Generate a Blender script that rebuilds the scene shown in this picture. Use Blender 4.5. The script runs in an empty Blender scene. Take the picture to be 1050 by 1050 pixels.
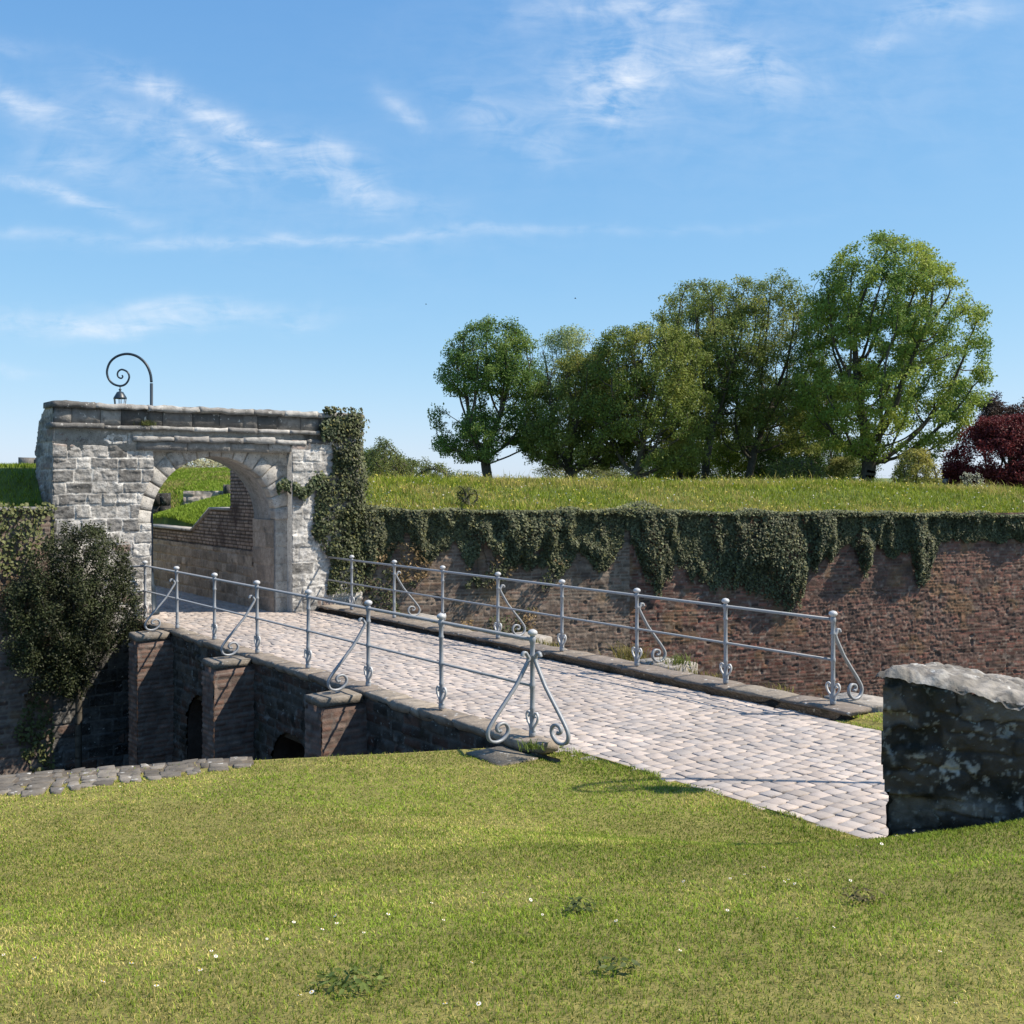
import bpy, math, random
import numpy as np
from mathutils import Vector

R = math.radians
rng = np.random.default_rng(11)
random.seed(11)
SC = bpy.context.scene
COL = SC.collection

# ------------------------------------------------------------------ camera, sky, sun, exposure
F = 1100.0 / 1050.0            # focal length over frame width
HORY = 490.0                   # the horizon's row in the photograph
CZ = 2.55                      # eye height over the bridge's kerb level
cam_d = bpy.data.cameras.new('camera'); cam = bpy.data.objects.new('camera', cam_d); COL.objects.link(cam)
cam_d.sensor_width = 36.0; cam_d.lens = 36.0 * F
cam_d.shift_y = -(525.0 - HORY) / 1050.0
cam_d.clip_start = 0.1; cam_d.clip_end = 6000
cam.location = (0, 0, CZ); cam.rotation_euler = (R(90), 0, 0)
SC.camera = cam

SUN_EL = R(49.0)
SUN_H = np.array([1.0, -0.08]); SUN_H /= np.linalg.norm(SUN_H)
SUN_DIR = Vector((SUN_H[0] * math.cos(SUN_EL), SUN_H[1] * math.cos(SUN_EL), math.sin(SUN_EL)))
sun_d = bpy.data.lights.new('sun', 'SUN'); sun = bpy.data.objects.new('sun', sun_d); COL.objects.link(sun)
sun_d.energy = 5.0; sun_d.angle = R(0.55); sun_d.color = (1.0, 0.90, 0.76)
sun.rotation_euler = SUN_DIR.to_track_quat('Z', 'Y').to_euler()
sun.location = SUN_DIR * 60

SC.view_settings.view_transform = 'Standard'; SC.view_settings.look = 'None'
SC.view_settings.exposure = 0.5; SC.view_settings.gamma = 1.0
SC.view_settings.use_curve_mapping = False

world = bpy.data.worlds.new('World'); SC.world = world; world.use_nodes = True
wt = world.node_tree; wt.nodes.clear()
def wn(t, **k):
    n = wt.nodes.new(t)
    for a, b in k.items(): setattr(n, a, b)
    return n
def wl(a, b): wt.links.new(a, b)
def wm(op, a, b=None, clamp=False):
    n = wn('ShaderNodeMath', operation=op, use_clamp=clamp)
    for i, v in enumerate((a, b)):
        if v is None: continue
        if isinstance(v, (int, float)): n.inputs[i].default_value = v
        else: wl(v, n.inputs[i])
    return n.outputs[0]
sky = wn('ShaderNodeTexSky', sky_type='NISHITA')
sky.sun_disc = False; sky.sun_elevation = SUN_EL
sky.sun_rotation = math.atan2(SUN_H[0], SUN_H[1])
sky.altitude = 50; sky.air_density = 0.7; sky.dust_density = 0.3; sky.ozone_density = 3.0
tc = wn('ShaderNodeTexCoord')
sep = wn('ShaderNodeSeparateXYZ'); wl(tc.outputs['Generated'], sep.inputs[0])
ysafe = wm('MAXIMUM', sep.outputs[1], 0.02)
az = wm('DIVIDE', sep.outputs[0], ysafe)           # tangent of the direction's bearing
elv = wm('DIVIDE', sep.outputs[2], ysafe)          # tangent of its height
comb = wn('ShaderNodeCombineXYZ'); wl(az, comb.inputs[0]); wl(elv, comb.inputs[1])
nz = wn('ShaderNodeTexNoise'); nz.inputs['Scale'].default_value = 9; nz.inputs['Detail'].default_value = 4
wl(comb.outputs[0], nz.inputs['Vector'])
nsub = wn('ShaderNodeVectorMath', operation='SUBTRACT'); wl(nz.outputs['Color'], nsub.inputs[0]); nsub.inputs[1].default_value = (.5, .5, .5)
nsc = wn('ShaderNodeVectorMath', operation='SCALE'); wl(nsub.outputs[0], nsc.inputs[0]); nsc.inputs['Scale'].default_value = 0.05
wadd = wn('ShaderNodeVectorMath', operation='ADD'); wl(comb.outputs[0], wadd.inputs[0]); wl(nsc.outputs[0], wadd.inputs[1])
CLOUDS = [(270, 140, 125, 12, 24, .95), (150, 100, 50, 9, 18, .5), (25, 102, 50, 12, 28, .8), (55, 196, 75, 7, 15, .8), (205, 152, 40, 10, 32, .75),
          (130, 130, 70, 14, 28, .4), (75, 165, 45, 14, 8, .45), (150, 242, 230, 6, 1, .42), (450, 240, 260, 5, -2, .38), (110, 330, 140, 11, -1, .95), (170, 314, 60, 7, 4, .5),
          (345, 150, 40, 11, 24, .6), (412, 108, 24, 9, 32, .6), (380, 198, 26, 10, 12, .4), (640, 72, 62, 30, -22, .85),
          (630, 105, 26, 34, 60, .5), (760, 66, 46, 26, 22, .6), (655, 6, 85, 15, -8, .7), (970, 14, 60, 16, -6, .55), (905, 45, 20, 9, 10, .4),
          (498, 112, 42, 18, 26, .42), (515, 152, 26, 7, 8, .35), (565, 150, 20, 22, 60, .3), (8, 378, 28, 5, 2, .4), (306, 336, 20, 7, 0, .45), (300, 180, 60, 10, 20, .4),
          (10, 38, 28, 10, 10, .3), (750, 70, 260, 90, 0, .22), (220, 180, 220, 60, 15, .16)]
tot = None
for (cx, cy, hl, hw, ang, s) in CLOUDS:
    ca, sa = math.cos(R(-ang)), math.sin(R(-ang))
    d = wn('ShaderNodeVectorMath', operation='SUBTRACT'); wl(wadd.outputs[0], d.inputs[0])
    d.inputs[1].default_value = ((cx - 525) / 1100, (HORY - cy) / 1100, 0)
    p = wn('ShaderNodeVectorMath', operation='DOT_PRODUCT'); wl(d.outputs[0], p.inputs[0]); p.inputs[1].default_value = (ca * 1100 / hl, sa * 1100 / hl, 0)
    q = wn('ShaderNodeVectorMath', operation='DOT_PRODUCT'); wl(d.outputs[0], q.inputs[0]); q.inputs[1].default_value = (-sa * 1100 / hw, ca * 1100 / hw, 0)
    r2 = wm('ADD', wm('MULTIPLY', p.outputs['Value'], p.outputs['Value']), wm('MULTIPLY', q.outputs['Value'], q.outputs['Value']))
    g = wm('MULTIPLY', wm('POWER', 2.718, wm('MULTIPLY', r2, -0.8)), s)
    tot = g if tot is None else wm('ADD', tot, g)
mp = wn('ShaderNodeMapping'); wl(comb.outputs[0], mp.inputs[0]); mp.inputs['Rotation'].default_value = (0, 0, R(22)); mp.inputs['Scale'].default_value = (10, 34, 1)
n2 = wn('ShaderNodeTexNoise'); n2.inputs['Scale'].default_value = 1.6; n2.inputs['Detail'].default_value = 8; n2.inputs['Roughness'].default_value = .62; n2.inputs['Distortion'].default_value = .6
wl(mp.outputs[0], n2.inputs['Vector'])
n3 = wn('ShaderNodeTexNoise'); n3.inputs['Scale'].default_value = 19; n3.inputs['Detail'].default_value = 8; n3.inputs['Roughness'].default_value = .6; n3.inputs['Distortion'].default_value = .8
wl(comb.outputs[0], n3.inputs['Vector'])
nmix = wm('ADD', wm('MULTIPLY', n2.outputs['Fac'], .55), wm('MULTIPLY', n3.outputs['Fac'], .45))
mr = wn('ShaderNodeMapRange'); wl(nmix, mr.inputs[0]); mr.inputs[1].default_value = .39; mr.inputs[2].default_value = .66
cl = wm('MULTIPLY', tot, mr.outputs[0])
cl = wm('MULTIPLY', cl, wm('GREATER_THAN', sep.outputs[1], 0.03))
clf = wm('MULTIPLY', wm('MINIMUM', cl, 1.0), .80, clamp=True)
# the air's tone: each channel brightens less towards the horizon
k1 = wn('ShaderNodeVectorMath', operation='MULTIPLY'); wl(sky.outputs[0], k1.inputs[0]); k1.inputs[1].default_value = (1.50, 2.66, 4.6)
k2 = wn('ShaderNodeVectorMath', operation='MULTIPLY'); wl(sky.outputs[0], k2.inputs[0]); k2.inputs[1].default_value = (.11, .29, .51)
k3 = wn('ShaderNodeVectorMath', operation='ADD'); wl(k2.outputs[0], k3.inputs[0]); k3.inputs[1].default_value = (1, 1, 1)
skm = wn('ShaderNodeVectorMath', operation='DIVIDE'); wl(k1.outputs[0], skm.inputs[0]); wl(k3.outputs[0], skm.inputs[1])
cm = wn('ShaderNodeMix', data_type='RGBA'); wl(clf, cm.inputs[0]); wl(skm.outputs[0], cm.inputs[6]); cm.inputs[7].default_value = (6.6, 7.0, 7.6, 1)
bg = wn('ShaderNodeBackground'); bg.inputs['Strength'].default_value = 0.10; wl(cm.outputs[2], bg.inputs[0])
wo = wn('ShaderNodeOutputWorld'); wl(bg.outputs[0], wo.inputs[0])

# ------------------------------------------------------------------ plan of the place
UD = np.array([-0.6115, 0.7913]); VD = np.array([0.7913, 0.6115]); A0 = np.array([0.2, 10.58])
def P(u, v, z):
    u, v, z = np.broadcast_arrays(np.asarray(u, float), np.asarray(v, float), np.asarray(z, float))
    return np.stack([A0[0] + u * UD[0] + v * VD[0], A0[1] + u * UD[1] + v * VD[1], z], -1)
def UV(x, y):
    dx, dy = np.asarray(x, float) - A0[0], np.asarray(y, float) - A0[1]
    return dx * UD[0] + dy * UD[1], dx * VD[0] + dy * VD[1]
U3 = np.array([UD[0], UD[1], 0]); V3 = np.array([VD[0], VD[1], 0]); Z3 = np.array([0, 0, 1.0])
def sstep(a, b, x):
    t = np.clip((np.asarray(x, float) - a) / (b - a), 0, 1); return t * t * (3 - 2 * t)
def hsh(ix, iy, iz, seed):
    h = (ix.astype(np.int64) * 374761393 + iy.astype(np.int64) * 668265263 + iz.astype(np.int64) * 2147483647 + seed * 1274126177) & 0xffffffff
    h = ((h ^ (h >> 13)) * 1274126177) & 0xffffffff
    h = ((h ^ (h >> 15)) * 2246822519) & 0xffffffff
    return ((h ^ (h >> 16)) & 0xffffff) / float(0xffffff)
def vn(x, y, z=0.0, seed=0):
    x, y, z = np.broadcast_arrays(np.asarray(x, float), np.asarray(y, float), np.asarray(z, float))
    ix, iy, iz = np.floor(x), np.floor(y), np.floor(z)
    fx, fy, fz = x - ix, y - iy, z - iz
    fx = fx * fx * (3 - 2 * fx); fy = fy * fy * (3 - 2 * fy); fz = fz * fz * (3 - 2 * fz)
    r = 0
    for a in (0, 1):
        for b in (0, 1):
            for c in (0, 1):
                r = r + hsh(ix + a, iy + b, iz + c, seed) * (fx if a else 1 - fx) * (fy if b else 1 - fy) * (fz if c else 1 - fz)
    return r
def fbm(x, y, z=0.0, seed=0, o=4):
    r = 0; a = .5; t = 0; f = 1.0
    for i in range(o):
        r = r + a * vn(np.asarray(x) * f, np.asarray(y) * f, np.asarray(z) * f, seed + i * 17); t += a; a *= .5; f *= 2.03
    return r / t

# ------------------------------------------------------------------ mesh helpers
def mesh(name, verts, faces, mat=None, tint=None, smooth=False):
    """verts Nx3; faces: list of int arrays (each MxK)"""
    me = bpy.data.meshes.new(name)
    verts = np.asarray(verts, np.float32)
    if not isinstance(faces, list): faces = [faces]
    faces = [np.asarray(f, np.int32) for f in faces if len(f)]
    loops = np.concatenate([f.ravel() for f in faces]); tots = np.concatenate([np.full(len(f), f.shape[1], np.int32) for f in faces])
    starts = np.concatenate([[0], np.cumsum(tots)[:-1]]).astype(np.int32)
    me.vertices.add(len(verts)); me.vertices.foreach_set('co', verts.ravel())
    me.loops.add(len(loops)); me.loops.foreach_set('vertex_index', loops.astype(np.int32))
    me.polygons.add(len(tots)); me.polygons.foreach_set('loop_start', starts)
    if smooth: me.polygons.foreach_set('use_smooth', np.ones(len(tots), bool))
    me.update(calc_edges=True)
    if tint is not None:
        t = np.asarray(tint, np.float32)
        if t.ndim == 1: t = np.tile(t, (len(verts), 1))
        at = me.color_attributes.new('tint', 'FLOAT_COLOR', 'POINT')
        at.data.foreach_set('color', np.concatenate([t[:, :3], np.ones((len(t), 1), np.float32)], 1).astype(np.float32).ravel())
    if mat is not None: me.materials.append(mat)
    return me
def link(name, me, root=None, loc=None):
    o = bpy.data.objects.new(name, me); COL.objects.link(o)
    if root is not None: o.parent = root
    if loc is not None: o.location = loc
    return o
ROOTLOC = {}
def wloc(o):
    r = np.zeros(3)
    while o is not None: r = r + np.array(o.location); o = o.parent
    return r
def tag(o, label=None, cat=None, group=None, kind=None):
    if label: o['label'] = label
    if cat: o['category'] = cat
    if group: o['group'] = group
    if kind: o['kind'] = kind
    return o
def thing(name, loc, label, cat, group=None):
    o = bpy.data.objects.new(name, None); COL.objects.link(o); o.location = loc; o.empty_display_size = .2
    return tag(o, label, cat, group)
def part(root, name, verts, faces, mat, tint=None, smooth=False):
    v = np.asarray(verts, float) - (wloc(root) if root is not None else 0)
    return link(name, mesh(name, v, faces, mat, tint, smooth), root)
class MB:
    """collects pieces into one mesh"""
    def __init__(s): s.v = []; s.f = {}; s.t = []; s.n = 0
    def add(s, v, faces, tint=(1, 1, 1)):
        v = np.asarray(v, float)
        if not isinstance(faces, list): faces = [faces]
        for f in faces:
            f = np.asarray(f, int)
            if len(f): s.f.setdefault(f.shape[1], []).append(f + s.n)
        t = np.asarray(tint, float)
        if t.ndim == 1: t = np.tile(t, (len(v), 1))
        s.v.append(v); s.t.append(t); s.n += len(v); return s
    def get(s): return np.concatenate(s.v), [np.concatenate(a) for a in s.f.values()], np.concatenate(s.t)
    def build(s, root, name, mat, smooth=False):
        v, f, t = s.get(); return part(root, name, v, f, mat, t, smooth)
BOXF = np.array([[0, 3, 2, 1], [4, 5, 6, 7], [0, 1, 5, 4], [1, 2, 6, 5], [2, 3, 7, 6], [3, 0, 4, 7]])
def boxuv(u0, u1, v0, v1, z0, z1):
    return np.concatenate([P([u0, u1, u1, u0], [v0, v0, v1, v1], z0), P([u0, u1, u1, u0], [v0, v0, v1, v1], z1)]), BOXF
def rbox(u0, u1, v0, v1, z0, z1, seg=.12, amp=.012, seed=0, edge=.02):
    """a worn stone block along v: rounded, uneven cross-section rings"""
    n = max(2, int((v1 - v0) / seg) + 1); vs = np.linspace(v0, v1, n)
    e = edge
    ring = [(u0, z0), (u1, z0), (u1, z1 - e), (u1 - e, z1), (u0 + e, z1), (u0, z1 - e)]
    V = []
    for i, (a, b) in enumerate(ring):
        uu = a + (vn(vs * 5, i * 3.3, 0, seed) - .5) * 2 * amp + (vn(vs * 17, i * 3.3, 0, seed + 5) - .5) * amp
        zz = b + (vn(vs * 5, i * 3.3, 9, seed + 2) - .5) * 2 * amp + (vn(vs * 17, i * 3.3, 9, seed + 7) - .5) * amp
        V.append(P(uu, vs, zz))
    V = np.stack(V, 1)           # n,6,3
    k = 6; idx = np.arange(n * k).reshape(n, k)
    q = np.stack([idx[:-1], np.roll(idx, -1, 1)[:-1], np.roll(idx, -1, 1)[1:], idx[1:]], -1).reshape(-1, 4)
    return V.reshape(-1, 3), [q, idx[0][None, ::-1], idx[-1][None]]
def tube(pts, rad, k=8, caps=True):
    pts = np.asarray(pts, float); n = len(pts); rad = np.broadcast_to(np.asarray(rad, float), (n,))
    T = np.gradient(pts, axis=0); T /= np.linalg.norm(T, axis=1)[:, None] + 1e-9
    ref = np.array([0, 0, 1.0]) if abs(T[0][2]) < .9 else np.array([1.0, 0, 0])
    N = np.zeros_like(pts); b = np.cross(T[0], ref); b /= np.linalg.norm(b); nn = np.cross(b, T[0])
    for i in range(n):
        nn = nn - T[i] * nn.dot(T[i]); nn /= np.linalg.norm(nn) + 1e-9; N[i] = nn
    B = np.cross(T, N); a = np.linspace(0, 2 * np.pi, k, endpoint=False)
    V = pts[:, None] + rad[:, None, None] * (np.cos(a)[None, :, None] * N[:, None] + np.sin(a)[None, :, None] * B[:, None])
    idx = np.arange(n * k).reshape(n, k)
    q = np.stack([idx[:-1], np.roll(idx, -1, 1)[:-1], np.roll(idx, -1, 1)[1:], idx[1:]], -1).reshape(-1, 4)
    fs = [q]
    if caps: fs += [idx[0][None, ::-1], idx[-1][None]]
    return V.reshape(-1, 3), fs
def lathe(prof, k=12, c=(0, 0, 0)):
    prof = np.asarray(prof, float); a = np.linspace(0, 2 * np.pi, k, endpoint=False)
    V = np.stack([prof[:, 0, None] * np.cos(a), prof[:, 0, None] * np.sin(a), np.repeat(prof[:, 1, None], k, 1)], -1) + np.asarray(c)
    n = len(prof); idx = np.arange(n * k).reshape(n, k)
    q = np.stack([idx[:-1], np.roll(idx, -1, 1)[:-1], np.roll(idx, -1, 1)[1:], idx[1:]], -1).reshape(-1, 4)
    return V.reshape(-1, 3), [q, idx[0][None, ::-1], idx[-1][None]]
def extrude(poly3, d):
    """poly3: Nx3 outline (planar), d: vector"""
    p = np.asarray(poly3, float); n = len(p); V = np.concatenate([p, p + np.asarray(d)])
    i = np.arange(n); j = (i + 1) % n
    return V, [np.arange(n)[None, ::-1], (np.arange(n) + n)[None], np.stack([i, j, j + n, i + n], 1)]
def smoothline(pts, n=8):
    p = np.asarray(pts, float); p = np.concatenate([[2 * p[0] - p[1]], p, [2 * p[-1] - p[-2]]]); out = []
    for i in range(1, len(p) - 2):
        for t in np.linspace(0, 1, n, endpoint=False):
            out.append(.5 * (2 * p[i] + (p[i + 1] - p[i - 1]) * t + (2 * p[i - 1] - 5 * p[i] + 4 * p[i + 1] - p[i + 2]) * t ** 2 + (3 * p[i] - p[i - 1] - 3 * p[i + 1] + p[i + 2]) * t ** 3))
    return np.array(out + [p[-2]])

# ------------------------------------------------------------------ materials
def mat(name, rough=.9, noise=14., var=.3, bump=.3, bscale=60., spec=.25, col=None, attr=True, transl=0.0, metal=0.0, spots=None, grime=None):
    m = bpy.data.materials.new(name); m.use_nodes = True; t = m.node_tree; t.nodes.clear()
    N = lambda ty: t.nodes.new(ty); L = t.links.new
    out = N('ShaderNodeOutputMaterial'); b = N('ShaderNodeBsdfPrincipled')
    b.inputs['Roughness'].default_value = rough; b.inputs['Specular IOR Level'].default_value = spec; b.inputs['Metallic'].default_value = metal
    tcn = N('ShaderNodeTexCoord'); geo = N('ShaderNodeNewGeometry')
    if attr:
        a = N('ShaderNodeAttribute'); a.attribute_name = 'tint'; c = a.outputs['Color']
        if col:
            mm = N('ShaderNodeMix'); mm.data_type = 'RGBA'; mm.blend_type = 'MULTIPLY'; mm.inputs[0].default_value = 1
            L(c, mm.inputs[6]); mm.inputs[7].default_value = (*col, 1); c = mm.outputs[2]
    else:
        rgb = N('ShaderNodeRGB'); rgb.outputs[0].default_value = (*col, 1); c = rgb.outputs[0]
    if var > 0:
        nz = N('ShaderNodeTexNoise'); nz.inputs['Scale'].default_value = noise; nz.inputs['Detail'].default_value = 6; nz.inputs['Roughness'].default_value = .65
        L(geo.outputs['Position'], nz.inputs['Vector'])
        mr = N('ShaderNodeMapRange'); L(nz.outputs['Fac'], mr.inputs[0]); mr.inputs[1].default_value = .3; mr.inputs[2].default_value = .7
        mr.inputs[3].default_value = 1 - var; mr.inputs[4].default_value = 1 + var
        sc = N('ShaderNodeVectorMath'); sc.operation = 'SCALE'; L(c, sc.inputs[0]); L(mr.outputs[0], sc.inputs['Scale']); c = sc.outputs[0]
    for (sp, scale, lo, hi, scol) in ([] if not spots else spots):
        n = N('ShaderNodeTexNoise'); n.inputs['Scale'].default_value = scale; n.inputs['Detail'].default_value = sp; n.inputs['Roughness'].default_value = .55
        L(geo.outputs['Position'], n.inputs['Vector'])
        r = N('ShaderNodeMapRange'); L(n.outputs['Fac'], r.inputs[0]); r.inputs[1].default_value = lo; r.inputs[2].default_value = hi
        mx = N('ShaderNodeMix'); mx.data_type = 'RGBA'; L(r.outputs[0], mx.inputs[0]); L(c, mx.inputs[6]); mx.inputs[7].default_value = (*scol, 1); c = mx.outputs[2]
    L(c, b.inputs['Base Color'])
    if bump > 0:
        n = N('ShaderNodeTexNoise'); n.inputs['Scale'].default_value = bscale; n.inputs['Detail'].default_value = 6; n.inputs['Roughness'].default_value = .6
        L(geo.outputs['Position'], n.inputs['Vector'])
        bp = N('ShaderNodeBump'); bp.inputs['Strength'].default_value = bump; bp.inputs['Distance'].default_value = .02
        L(n.outputs['Fac'], bp.inputs['Height']); L(bp.outputs[0], b.inputs['Normal'])
    if transl > 0:
        tr = N('ShaderNodeBsdfTranslucent'); L(c, tr.inputs['Color'])
        ms = N('ShaderNodeMixShader'); ms.inputs[0].default_value = transl; L(b.outputs[0], ms.inputs[1]); L(tr.outputs[0], ms.inputs[2]); L(ms.outputs[0], out.inputs[0])
    else: L(b.outputs[0], out.inputs[0])
    return m
M = dict(
    stone=mat('weathered_limestone', .92, 9, .28, .7, 45, spots=[(6, 38, .58, .68, (.14, .13, .12)), (5, 3.0, .58, .75, (.10, .095, .09)), (4, 16, .66, .72, (.5, .49, .46))]),
    darkstone=mat('dark_lichened_stone', .95, 7, .35, .6, 40, spots=[(5, 5.0, .52, .68, (.016, .016, .013)), (4, 13, .655, .70, (.20, .20, .185)), (4, 26, .67, .70, (.17, .18, .16)), (3, 2.2, .66, .8, (.03, .03, .014))]),
    captop=mat('worn_coping_stone', .92, 8, .3, .6, 30, spots=[(5, 6, .55, .7, (.13, .12, .11)), (4, 14, .64, .70, (.5, .49, .46))]),
    brick=mat('old_brick', .93, 6, .3, .4, 50, spots=[(5, 1.6, .55, .72, (.085, .06, .05))]),
    darkbrick=mat('dark_brick', .95, 6, .35, .4, 50, spots=[(5, 9, .68, .74, (.2, .2, .18))]),  # brick with scattered pale specks, its tone set by the tint
    sett=mat('granite_sett', .85, 11, .14, .3, 90),
    joint=mat('sandy_joint', .95, 30, .3, .3, 90, col=(.10, .085, .07), attr=False),
    soil=mat('lawn_soil', .98, 8, .35, .6, 40, col=(.20, .18, .055), attr=False),
    bank=mat('bank_turf', .98, 3, .35, .6, 20, col=(.10, .13, .03), attr=False),
    moat=mat('moat_turf', .98, 3, .35, .6, 20, col=(.06, .065, .03), attr=False),
    plain=mat('meadow', .98, .05, .3, 0, 20, col=(.12, .15, .05), attr=False),
    paint=mat('grey_rail_paint', .42, 25, .07, .06, 120, spec=.5, col=(.26, .275, .295), attr=False, spots=[(4, 22, .64, .74, (.19, .19, .19)), (5, 31, .68, .73, (.16, .10, .065))]),
    finial=mat('pale_rail_paint', .42, 25, .08, .06, 120, spec=.5, col=(.46, .465, .47), attr=False),
    lamp=mat('dark_lamp_paint', .4, 25, .1, .05, 120, spec=.5, col=(.022, .035, .05), attr=False),
    grass=mat('grass_blade', .6, 1, 0, 0, spec=.15, transl=.35),
    leaf=mat('leaf', .55, 1, 0, 0, spec=.25, transl=.38),
    ivy=mat('ivy_leaf', .58, 1, 0, 0, spec=.26, transl=.12),
    bark=mat('bark', .95, 6, .35, .6, 20, col=(.085, .075, .06), attr=False),
    flower=mat('daisy_petal', .7, 1, 0, 0, spec=.2, transl=.15),
)
gm = bpy.data.materials.new('lantern_glass'); gm.use_nodes = True
gb = gm.node_tree.nodes['Principled BSDF']; gb.inputs['Base Color'].default_value = (.95, .97, 1, 1); gb.inputs['Transmission Weight'].default_value = 1; gb.inputs['Roughness'].default_value = .05; gb.inputs['IOR'].default_value = 1.05
M['glass'] = gm

# ------------------------------------------------------------------ masonry: a height field of real stones
def layout(w, h, res, course, length, joint, jd, rough, seed, warp=.012, var=.008, nscale=9.0):
    r = np.random.default_rng(seed)
    nx, nzz = max(3, int(w / res) + 1), max(3, int(h / res) + 1)
    x = np.linspace(0, w, nx); z = np.linspace(0, h, nzz); X, Z = np.meshgrid(x, z)
    Xw = X + (vn(X * 4, Z * 4, 0, seed) - .5) * 2 * warp + (vn(X * 15, Z * 15, 0, seed + 1) - .5) * warp
    Zw = Z + (vn(X * 3, Z * 3, 5, seed + 2) - .5) * 2 * warp + (vn(X * 15, Z * 15, 5, seed + 3) - .5) * warp
    b = [-.05]
    while b[-1] < h + .6: b.append(b[-1] + r.uniform(*course))
    b = np.array(b); ci = np.clip(np.searchsorted(b, Zw) - 1, 0, len(b) - 2)
    dz = np.minimum(Zw - b[ci], b[ci + 1] - Zw)
    dx = np.zeros_like(X); sid = np.zeros(X.shape, int); base = 0
    for c in range(len(b) - 1):
        e = [-r.uniform(0, length[1]) - .05]
        while e[-1] < w + .8: e.append(e[-1] + r.uniform(*length))
        e = np.array(e); m = ci == c
        if m.any():
            k = np.clip(np.searchsorted(e, Xw[m]) - 1, 0, len(e) - 2)
            dx[m] = np.minimum(Xw[m] - e[k], e[k + 1] - Xw[m]); sid[m] = base + k
        base += len(e)
    d = np.minimum(dx, dz); st = sstep(joint * .5, joint * .5 + joint, d)
    off = r.normal(0, var, base)[sid]
    H = st * (jd + off) + (fbm(X * nscale, Z * nscale, 0, seed + 9, 4) - .5) * 2 * rough
    return X, Z, H, sid, st, base, r
def masonry(root, name, O, U, N, lay, material, colors, mortar, keep=None, tweak=None, spread=.2):
    X, Z, H, sid, st, nb, r = lay
    colors = np.asarray(colors, float); c = colors[r.integers(0, len(colors), nb)] * r.uniform(1 - spread, 1 + spread, (nb, 1))
    T = c[sid] * st[..., None] + np.asarray(mortar) * (1 - st[..., None])
    if tweak: H, T = tweak(X, Z, H, T, sid, st)
    V = np.asarray(O) + X[..., None] * np.asarray(U) + Z[..., None] * Z3 + H[..., None] * np.asarray(N)
    n, k = X.shape; idx = np.arange(n * k).reshape(n, k)
    q = np.stack([idx[:-1, :-1], idx[:-1, 1:], idx[1:, 1:], idx[1:, :-1]], -1)
    if keep is not None:
        kk = keep(X, Z); q = q[kk[:-1, :-1] & kk[:-1, 1:] & kk[1:, 1:] & kk[1:, :-1]]
    q = q.reshape(-1, 4)
    # make the faces look along N
    if np.dot(np.cross(np.asarray(U), Z3), np.asarray(N)) < 0: q = q[:, ::-1]
    used = np.unique(q); remap = np.full(n * k, -1); remap[used] = np.arange(len(used))
    return part(root, name, V.reshape(-1, 3)[used], remap[q], material, T.reshape(-1, 3)[used], False)
LIME = [(.39, .375, .355), (.45, .435, .41), (.32, .308, .29), (.26, .25, .238), (.16, .155, .148), (.48, .465, .44)]
LIMEM = (.53, .515, .49)
BRK = [(0.172, 0.079, 0.06), (0.202, 0.088, 0.065), (0.133, 0.069, 0.056), (0.211, 0.107, 0.079), (0.099, 0.062, 0.053), (0.163, 0.096, 0.077)]
BRKG = [(0.176, 0.133, 0.103), (0.202, 0.155, 0.12), (0.146, 0.11, 0.086), (0.189, 0.125, 0.095)]
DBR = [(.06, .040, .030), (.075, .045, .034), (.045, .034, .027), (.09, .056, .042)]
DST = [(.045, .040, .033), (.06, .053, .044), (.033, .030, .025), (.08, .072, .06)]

fc = np.array([2.15, 6.30]); fd = np.array([.962, -.27]); fd /= np.linalg.norm(fd); fnr = np.array([-fd[1], fd[0]]); ftk = np.array([.62, .78]); ftk /= np.linalg.norm(ftk); ftk = ftk * 1.0
fN = np.array([fd[1], -fd[0]])                        # towards the camera
if fN[0] > 0: fN = -fN
FWL, FWH = 5.0, 1.62
def in_front(x, y):
    d = np.stack([np.asarray(x, float), np.asarray(y, float)], -1) - fc
    return d @ fN, d @ fd
def fw_top(S, T): return 1.43 - .14 * sstep(0, 1.0, S) - .09 * sstep(.1, 1.0, T)
# ------------------------------------------------------------------ ground
ZP = -.12                                        # paving level
def rim(v): return .18 - .37 * np.asarray(v, float)      # edge of the moat on the near side
PATH_L, PATH_R = .33, 3.38
def zlawn(x, y):
    u, v = UV(x, y); r = rim(v) - u
    k = sstep(-3.0, .2, v)
    a = .8 + k * 3.3; b = 9.0 - k * 2.6
    bank = (1.0 + .05 * k) * sstep(0, 1, np.clip((r - a) / (b - a), 0, 1)) - .06 - .06 * k
    right = -.07 + .5 * sstep(4, 10, r)
    z = np.where(v < 3.5, bank, right)
    z = z + (fbm(x * .8, y * .8, 0, 3, 3) - .5) * .05 * (1 - .6 * sstep(-1.5, .2, v))
    return z
def zlawn_cut(x, y):
    u, v = UV(x, y); z = zlawn(x, y)
    a_, b_ = in_front(x, y); inpath = (v > PATH_L - .02) & (v < PATH_R + .02) & ~((a_ > -.25) & (b_ > -.3))
    return np.where(inpath, ZP - .07, z)
lines = np.concatenate([np.arange(-16, -1.5, .3), np.arange(-1.5, .3, .12), [.28, .30, .34, .4], np.arange(.7, 3.3, .4), [3.34, 3.36, 3.40, 3.46], np.arange(3.8, 14, .4)])
rr = np.concatenate([np.arange(0, 12, .15), np.arange(12, 34, 1.)])
VV, RR = np.meshgrid(lines, rr); UU = rim(VV) - RR
xy = P(UU, VV, 0); zz = zlawn_cut(xy[..., 0], xy[..., 1]); xy[..., 2] = zz
n, k = VV.shape; idx = np.arange(n * k).reshape(n, k)
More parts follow.
